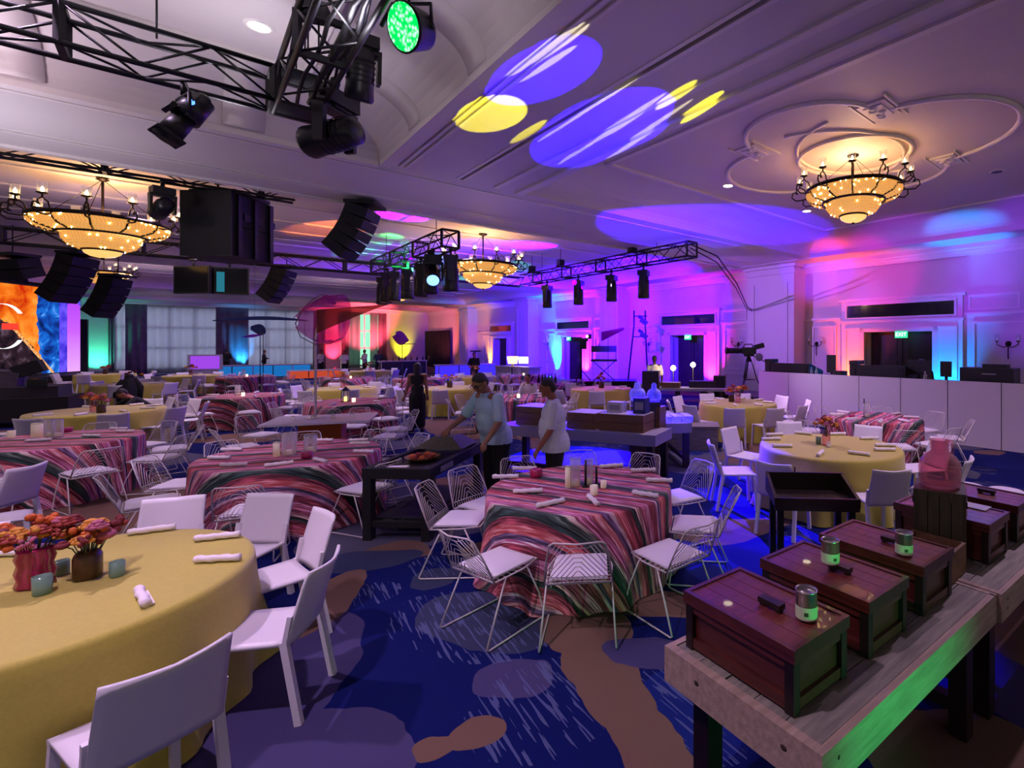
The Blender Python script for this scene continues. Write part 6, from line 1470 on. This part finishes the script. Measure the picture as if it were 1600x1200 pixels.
for sx in (-1, 1):
    for sy in (-1, 1): MB().bb(sx*.065-.006, sx*.065+.006, sy*.065-.006, sy*.065+.006, .015, .26).build('post', M_BLACK, t)
MB().lathe([(.10, .26), (.03, .33), (.02, .35)], 4).build('roof', M_BLACK, t); MB().cyl((0, 0, .015), (0, 0, .12), .035, n=12).build('candle', emis('amber_candle', (1, .52, .16), 1.4), t)
# uplight fixtures on the floor
for i, (X, Y, c, e) in enumerate(UPL):
    nm = ['orange', 'cyan', 'magenta', 'far magenta', 'sea-green', 'deep blue', 'amber', 'yellow', 'red', 'sky-blue', 'teal'][i]
    X2 = 15.95 if X > 15 else X; Y2 = Y if X > 15 else 47.2
    t = thing('floor_uplight', '%s floor uplight at the foot of its wall strip' % nm, 'stage light', W(X2, Y2, 0), ANG, 'floor uplights along the walls')
    MB().box((0, 0, .075), (.2, .2, .11)).build('case', M_BLACKP, t); MB().box((0, 0, .134), (.16, .16, .008)).build('lens', emis('uplight_lens_%d' % i, c, 4), t); MB().box((0, 0, .01), (.24, .24, .02)).build('foot', M_BLACK, t)
# sconces on the east wall
for i, (Y, l_) in enumerate([(9.15, 'left black iron wall sconce above the mix position'), (3.45, 'right black iron wall sconce at the right edge'), (18.0, 'iron wall sconce left of the lamp-lit door'), (12.6, 'iron wall sconce right of the magenta strip'), (27.2, 'iron wall sconce by the sea-green strip'), (21.9, 'iron wall sconce left of the light tower')]):
    t = thing('wall_sconce', l_, 'wall lamp', W(XW, Y, 2.1), ANG, 'iron wall sconces')
    MB().lathe([(.001, -.03), (.07, -.02), (.075, 0)], 14).build('back_plate', M_IRON, t).rotation_euler = (0, -PI/2, 0)
    MB().tube([(-.02, 0, .05), (-.04, 0, -.25), (-.02, 0, -.42)], .014, 6).tube([(-.03, 0, -.05), (-.1, .1, -.1), (-.12, .24, -.02), (-.12, .24, .06)], .012, 6).tube([(-.03, 0, -.05), (-.1, -.1, -.1), (-.12, -.24, -.02), (-.12, -.24, .06)], .012, 6).build('scroll_arm', M_IRON, t)
    for s in (-1, 1): MB().lathe([(.02, .05), (.06, .07), (.02, .08)], 10, (-.12, s*.24, 0)).build('drip_cup', M_IRON, t); MB().lathe([(.05, .08), (.055, .26)], 12, (-.12, s*.24, 0), close=False).build('glass_shade', M_CLEAR, t); MB().cyl((-.12, s*.24, .08), (-.12, s*.24, .16), .012, n=8).build('candle', M_CANDLE, t)
# dark equipment trolley at the far left, coat on a chair
t = thing('equipment_trolley', 'dark loaded equipment trolley at the left edge before the screen', 'trolley', (-16.3, 13.1, 0), R(35))
MB().bb(-1.3, .9, -.6, .6, .15, .72).build('flight_case', M_BLACKM, t); MB().bb(-1.0, .7, -.5, .5, .72, 1.0).build('upper_case', mat('charcoal_cover', '#2b2830', .8, bump=.5, bscale=12), t)
b = MB(); b.box((-.5, 0, 1.22), (.9, .6, .44), Matrix.Rotation(.2, 3, 'Y')); b.build('camera_crane_head', mat('grey_cover', '#4c4650', .85, bump=.8, bscale=9), t); MB().box((.1, -.1, 1.45), (.5, .34, .3), Matrix.Rotation(-.4, 3, 'Y')).build('covered_camera', M_BLACKM, t); MB().box((.35, -.52, 1.1), (.34, .05, .2)).build('small_monitor', M_SCREEN, t)
for s in (-1.1, .7):
    for e in (-.5, .5): MB().lathe([(.07, -.03), (.08, 0), (.07, .03)], 12, (0, 0, 0)).build('wheel', M_BLACK, t, (s, e, .08)).rotation_euler = (PI/2, 0, 0)
t = thing('draped_coat', 'black coat hung over a chair by the yellow table', 'coat', (-16.35, 15.75, 0), R(30)); t.scale = (.78, .78, .86)
MB().lathe([(.34, .36), (.36, .5), (.32, .8), (.24, 1.05), (.12, 1.22), (.001, 1.25)], 18, wav=.10, wn=5).build('coat_body', M_CLOTHB, t); MB().lathe([(.1, 1.16), (.14, 1.25), (.08, 1.33)], 14, wav=.1, wn=4).build('collar', M_CLOTHB, t)
for s in (-1, 1): MB().tube([(s*.18, 0, 1.12), (s*.36, -.06, .85), (s*.36, -.12, .5)], [.08, .09, .07], 10).build('sleeve', M_CLOTHB, t)
MB().bb(-.2, .2, -.2, .2, .42, .45).build('seat_under', M_CHAIR, t)
for sx in (-1, 1):
    for sy in (-1, 1): MB().bb(sx*.18-.018, sx*.18+.018, sy*.18-.018, sy*.18+.018, 0, .42).build('leg', M_CHAIR, t)
# ------------------------------------------------------------------ people
def flesh(caps, balls, name, m, vox, parent, smooth=4, cut=None):
    """one closed surface grown round tapered limbs (world-free, local coordinates)"""
    b = MB()
    for p0, r0, p1, r1 in caps:
        p0, p1 = Vector(p0), Vector(p1); d = (p1-p0); 
        if d.length < 1e-5: continue
        d.normalize(); pts, rs = [], []
        for k_ in range(4): a = PI/2*(1-k_/3.0); pts.append(p0-d*r0*math.sin(a)); rs.append(max(.0008, r0*math.cos(a)))
        for k_ in range(1, 4): a = PI/2*k_/3.0; 
        pts += [p1+d*r1*math.sin(PI/2*k_/3) for k_ in range(0, 4)]; rs += [max(.0008, r1*math.cos(PI/2*k_/3)) for k_ in range(0, 4)]
        b.tube(pts, rs, 10)
    for c, r_, rot in balls: b.ball(c, r_, 16, 10, rot=rot)
    o = b.build(name, m, parent)
    md = o.modifiers.new('r', 'REMESH'); md.mode = 'VOXEL'; md.voxel_size = vox
    ms = o.modifiers.new('s', 'SMOOTH'); ms.iterations = smooth; ms.factor = .5
    bpy.context.view_layer.update(); dg = bpy.context.evaluated_depsgraph_get()
    me = bpy.data.meshes.new_from_object(o.evaluated_get(dg)); o.modifiers.clear(); o.data = me
    if cut is not None:      # a straight hem
        bm = bmesh.new(); bm.from_mesh(me); bmesh.ops.bisect_plane(bm, geom=bm.verts[:]+bm.edges[:]+bm.faces[:], plane_co=(0, 0, cut), plane_no=(0, 0, 1), clear_inner=True); bm.to_mesh(me); bm.free()
    me.materials.clear(); me.materials.append(m); me.polygons.foreach_set('use_smooth', [True]*len(me.polygons)); me.update()
    return o
def person(label, loc, rz, H=1.72, lean=0.0, armL=None, armR=None, headrot=(0, 0), shirt=M_SHIRT, pants=M_CLOTHB, hair=M_HAIR, skin=M_SKIN, vox=.011, girth=1.0, sleeve='short', glasses=False, long_hair=False, dress=False, seated=False, fingers=True, mark=False, stance=.06):
    """local +y is the way the person faces, +x their right; arms give elbow and wrist offsets from the shoulder"""
    t = thing('person', label, 'person', loc, rz)
    h = H; hipz = .51*h
    if seated: hipz = .47
    def up(p):          # lean the upper body about the hips
        v = Vector(p)-Vector((0, 0, hipz)); v = Matrix.Rotation(-lean, 3, 'X') @ v; return v+Vector((0, 0, hipz))
    g = girth; dz = hipz-.51*h
    Z = lambda f: f*h+dz
    caps, balls, sh, pt, shoes = [], [], [], [], []
    for s in (-1, 1):
        hip = Vector((s*.052*h, 0, hipz)); 
        if seated: kn = Vector((s*.075*h, .25*h, hipz+.02)); an = Vector((s*.075*h, .24*h, .05*h))
        else: kn = Vector((s*stance*h, .012*h, .28*h)); an = Vector((s*(stance+.005)*h, -.012*h, .045*h))
        toe = an+Vector((s*.01*h, .105*h, -.028*h)); heel = an+Vector((0, -.02*h, -.022*h))
        caps += [(hip, .050*h*g, kn, .034*h), (kn, .034*h, an, .023*h), (an, .022*h, toe, .017*h), (heel, .02*h, toe, .018*h)]
        pt += [(hip, .062*h*g, kn, .045*h), (kn, .045*h, an+Vector((0, 0, .02*h)), .036*h)]
        shoes += [(heel+Vector((0, 0, .002)), .026*h, toe+Vector((0, .01, .004)), .022*h), (an, .026*h, toe, .02*h)]
    pel = Vector((0, 0, hipz+.03*h)); bel = up((0, .012*h*g, Z(.61))); che = up((0, 0, Z(.72)))
    balls += [(pel, (.088*h*g, .062*h*g, .06*h), None), (bel, (.080*h*g, .062*h*g, .085*h), None), (che, (.098*h*g, .062*h*g, .105*h), Matrix.Rotation(-lean, 3, 'X'))]
    gs = g**.5; shL, shR = up((-.104*h*gs, 0, Z(.803))), up((.104*h*gs, 0, Z(.803)))
    nk = up((0, .0, Z(.83))); 
    hr = Matrix.Rotation(-lean-headrot[0], 3, 'X'); hr = Matrix.Rotation(headrot[1], 3, 'Z') @ hr
    nb = up((0, .004*h, Z(.862))); hc = nb+hr @ Vector((0, .012*h, .068*h))
    caps += [(shL, .036*h, shR, .036*h), (nk, .036*h, nb, .032*h), (nb, .032*h, hc-hr @ Vector((0, 0, .03*h)), .03*h)]
    HD = lambda x, y, z: hc+hr @ Vector((x*h, y*h, z*h))
    balls += [(hc, (.043*h, .052*h, .062*h), hr), (HD(0, .012, -.032), (.034*h, .038*h, .032*h), hr), (HD(0, .045, -.05), (.014*h, .012*h, .01*h), hr)]
    balls += [(HD(0, .056, -.012), (.009*h, .014*h, .010*h), hr), (HD(0, .051, .004), (.006*h, .008*h, .016*h), hr), (HD(0, .047, .018), (.03*h, .008*h, .006*h), hr)]
    for s in (-1, 1): balls += [(HD(s*.044, -.004, -.006), (.006*h, .012*h, .017*h), hr), (HD(s*.022, .038, -.014), (.014*h, .012*h, .012*h), hr)]
    hands = []
    for s, S_, A_ in ((-1, shL, armL), (1, shR, armR)):
        A_ = A_ or ((s*.03*h, -.01*h, -.17*h), (s*.035*h, .05*h, -.32*h))
        el, wr = S_+Vector(A_[0]), S_+Vector(A_[1])
        caps += [(S_, .030*h*g**.5, el, .024*h), (el, .025*h, wr, .0165*h)]
        d = (wr-el).normalized(); side = d.cross(Vector((0, 1, 0)) if abs(d.y) < .8 else Vector((0, 0, 1))).normalized()
        if side.length < .1: side = Vector((1, 0, 0))
        nrm = d.cross(side).normalized()
        pc = wr+d*.03*h
        caps += [(wr, .0165*h, pc+d*.012*h, .017*h)]
        for k_, (off, ln) in enumerate(((-.015, .034), (-.005, .040), (.005, .038), (.015, .030))):
            b0 = pc+side*off*h+d*.008*h; b1 = b0+d*ln*.55*h+nrm*.006*h; b2 = b1+(d*.5+nrm*.85).normalized()*ln*.5*h
            caps += [(pc-d*.015*h+side*off*.7*h, .0085*h, b0, .0075*h)]
            if fingers: caps += [(b0, .0065*h, b1, .0058*h), (b1, .0058*h, b2, .0046*h)]
        tb_ = pc-d*.008*h-side*.014*h; caps += [(tb_, .0075*h, tb_-side*.012*h+d*.012*h+nrm*.008*h, .0065*h), (tb_-side*.012*h+d*.012*h+nrm*.008*h, .0065*h, tb_-side*.012*h+d*.030*h+nrm*.016*h, .0052*h)]
        hands.append((el, wr))
        if sleeve == 'short':
            mid = S_+(el-S_)*.80; sh += [(S_, .037*h*gs, mid, .039*h)]
        elif sleeve == 'long': sh += [(S_, .040*h*g**.5, el, .034*h), (el, .034*h, wr-d*.01*h, .027*h)]
    body = flesh(caps, balls, 'body', skin, vox, t)
    if dress: shb = [(up((0, 0, Z(.735))), (.104*h*g, .070*h*g, .10*h), Matrix.Rotation(-lean, 3, 'X'))]
    else: shb = [(che, (.108*h*g, .072*h*g, .112*h), Matrix.Rotation(-lean, 3, 'X')), (up((0, .010*h*g, Z(.655))), (.104*h*g, .080*h*g, .10*h), None)]
    shb += [(up((0, -.004*h, Z(.822))), (.056*h, .050*h, .024*h), None)] if not dress else []
    if dress: sh = [(up((-.065*h, 0, Z(.79))), .042*h, up((.065*h, 0, Z(.79))), .042*h)]
    shb += [(bel, (.100*h*g, .080*h*g, .10*h), None), (pel+Vector((0, 0, -.03*h)), (.108*h*g, .088*h*g, .14*h), None)]
    sh += [(shL*.9+che*.1, .038*h, shR*.9+che*.1, .038*h)] if not dress else []
    flesh(sh, shb, 'dress' if dress else 'shirt', shirt, vox, t, cut=None if dress or seated else hipz-.035*h)
    if dress:
        flesh([((-.04*h, 0, hipz), .075*h, (-.05*h, 0, .10*h), .055*h), ((.04*h, 0, hipz), .075*h, (.05*h, 0, .10*h), .055*h)], [], 'trousers', pants, vox, t)
    else: flesh(pt, [(pel-Vector((0, 0, .03*h)), (.096*h*g, .072*h*g, .06*h), None)], 'trousers', pants, vox, t)
    flesh(shoes, [], 'shoes', M_SHOE, vox, t)
    hb = [(HD(0, -.010, .022), (.047*h, .053*h, .048*h), hr), (HD(0, -.026, -.002), (.044*h, .038*h, .050*h), hr)]
    hcaps = []
    if long_hair: hcaps = [(HD(0, -.03, .02), .045*h, HD(0, -.04, -.10), .038*h), (HD(-.03, -.02, 0), .03*h, HD(-.035, -.02, -.10), .02*h), (HD(.03, -.02, 0), .03*h, HD(.035, -.02, -.10), .02*h)]
    flesh(hcaps, hb, 'hair', hair, max(vox, .009), t)
    for s in (-1, 1):
        MB().ball(HD(s*.018, .0475, .006), (.008*h, .004*h, .005*h), 8, 6, rot=hr).build('eye', M_EYE, t); MB().ball(HD(s*.018, .049, .019), (.012*h, .004*h, .003*h), 8, 6, rot=hr).build('eyebrow', hair, t)
    MB().ball(HD(0, .0475, -.034), (.014*h, .005*h, .004*h), 10, 6, rot=hr).build('mouth', M_LIP, t)
    if glasses:
        b = MB()
        for s in (-1, 1):
            b.tube([HD(s*.020+.014*math.cos(a), .056, .005+.011*math.sin(a)) for a in [i*PI/5 for i in range(10)]], .0018*h, 5, closed=True); b.tube([HD(s*.034, .055, .007), HD(s*.046, -.004, .006)], .0018*h, 5)
        b.tube([HD(-.006, .057, .007), HD(.006, .057, .007)], .0018*h, 5); b.build('glasses', M_BLACK, t)
    if mark:
        # small embroidered line on the chest
        b = MB()
        for i in range(5): b.box(up((.035*h+.008*h*i, .0745*h*g+.001, Z(.735)+.001*(i % 2))), (.006*h, .004, .010*h))
        b.build('chest_embroidery', M_NAP, t)
        el, wr = hands[0]
    return t
# the two men at the cart
p1 = person('man in pale blue short-sleeved shirt bending over the black serving cart', (-1.98, 6.38, 0), R(143), 1.80, .24, armL=((-.07, .04, -.29), (-.05, .20, -.49)), armR=((.07, .16, -.25), (.03, .38, -.36)), headrot=(.38, .12), shirt=M_SHIRT, vox=.010, girth=1.18, glasses=True, mark=True)
p2 = person('man in pale grey short-sleeved shirt standing in profile right of the cart', (-1.19, 6.15, 0), R(100), 1.70, .06, armL=((-.03, .02, -.28), (-.02, .16, -.50)), armR=((.03, -.02, -.28), (.02, .10, -.52)), headrot=(.22, .05), shirt=M_SHIRTW, skin=M_SKIN2, vox=.010, girth=1.22)
p3 = person('woman in sleeveless black dress standing with her back turned among the tables', (-5.6, 12.0, 0), R(15), 1.66, 0, armL=((-.06, .02, -.26), (-.13, .05, -.50)), armR=((.03, .02, -.26), (.05, .05, -.48)), shirt=M_CLOTHB, vox=.014, girth=.88, long_hair=True, dress=True, sleeve=None)
p4 = person('man in white shirt and dark trousers at the lamp-lit table, back turned', (.06, 15.7, 0), R(10), 1.74, .05, shirt=M_SHIRTP, skin=mat('skin_dark', '#4a2a20', .55), vox=.016)
# distant staff
FARP = [(-30.0, 35.5, 1.72, R(20), 'dark-clad worker standing before the sky-blue strip', M_CLOTHB, M_CLOTHB), (-26.6, 34.5, 1.7, R(-60), 'dark-clad worker with folded arms before the wide sheer curtain', M_CLOTHB, M_CLOTHB),
        (-22.1, 33.6, 1.7, R(160), 'white-shirted server left of the red-lit column', M_SHIRTP, M_CLOTHB), (-20.3, 33.2, 1.65, R(200), 'white-shirted server just right of the red-lit column', M_SHIRTP, M_CLOTHB),
        (-18.9, 33.1, 1.72, R(150), 'server in white shirt and black apron by the green garden view', M_SHIRTP, M_CLOTHB), (-17.9, 32.9, 1.7, R(190), 'server in navy shirt left of the pink door frame', mat('navy_shirt', '#23264f', .8), M_CLOTHB),
        (-8.35, 23.6, 1.72, R(175), 'person in black seen above the bending man', M_CLOTHB, M_CLOTHB)]
for x_, y_, h_, rz_, l_, s_, pt_ in FARP: person(l_, (x_, y_, 0), rz_, h_, 0, shirt=s_, pants=pt_, vox=.028, sleeve='long', armL=((-.08, .06, -.26), (.02, .20, -.30)), armR=((.08, .06, -.26), (-.02, .22, -.26)))
person('seated guest in grey shirt at the striped table between the two men', (-3.35, 13.75, 0), R(170), 1.7, .15, shirt=M_SHIRTP, vox=.022, seated=True, sleeve='long', armL=((-.05, .12, -.24), (.0, .34, -.26)), armR=((.05, .12, -.24), (.0, .34, -.26)))
place(CHW, (-3.35, 13.75, 0), R(170), 'white solid-backed chair under the seated guest', 'occupied chairs')
person('seated worker in black leaning onto the yellow table at left', (-11.65, 11.75, 0), R(150), 1.72, .75, shirt=M_CLOTHB, vox=.02, seated=True, sleeve='long', armL=((-.10, .22, -.20), (-.05, .46, -.14)), armR=((.10, .22, -.20), (.10, .48, -.12)))
place(CHW, (-11.65, 11.75, 0), R(150), 'white solid-backed chair under the leaning worker in black', 'occupied chairs')
person('seated operator in dark shirt behind the booth wall at the dark doors', tuple(W(13.3, 4.55, .42)), ANG+R(100), 1.74, .1, shirt=M_CLOTHB, vox=.02, seated=True, sleeve='long', armL=((-.06, .14, -.24), (-.02, .36, -.22)), armR=((.06, .14, -.24), (.02, .36, -.22)))
t = thing('mix_platform', 'raised black platform behind the white booth wall', 'platform', W(13.0, 4.0, 0), ANG); MB().bb(-.15, 1.9, -5.4, 4.3, 0, .36).build('deck', M_BLACKM, t); MB().bb(-.17, 1.92, -5.42, 4.32, .36, .42).build('deck_top', M_BLACK, t)
place(CHW, tuple(W(13.3, 4.55, .42)), ANG+R(100), 'white chair under the seated operator', 'occupied chairs')
drop(CHW); drop(CHR); drop(MHP); drop(MHB)
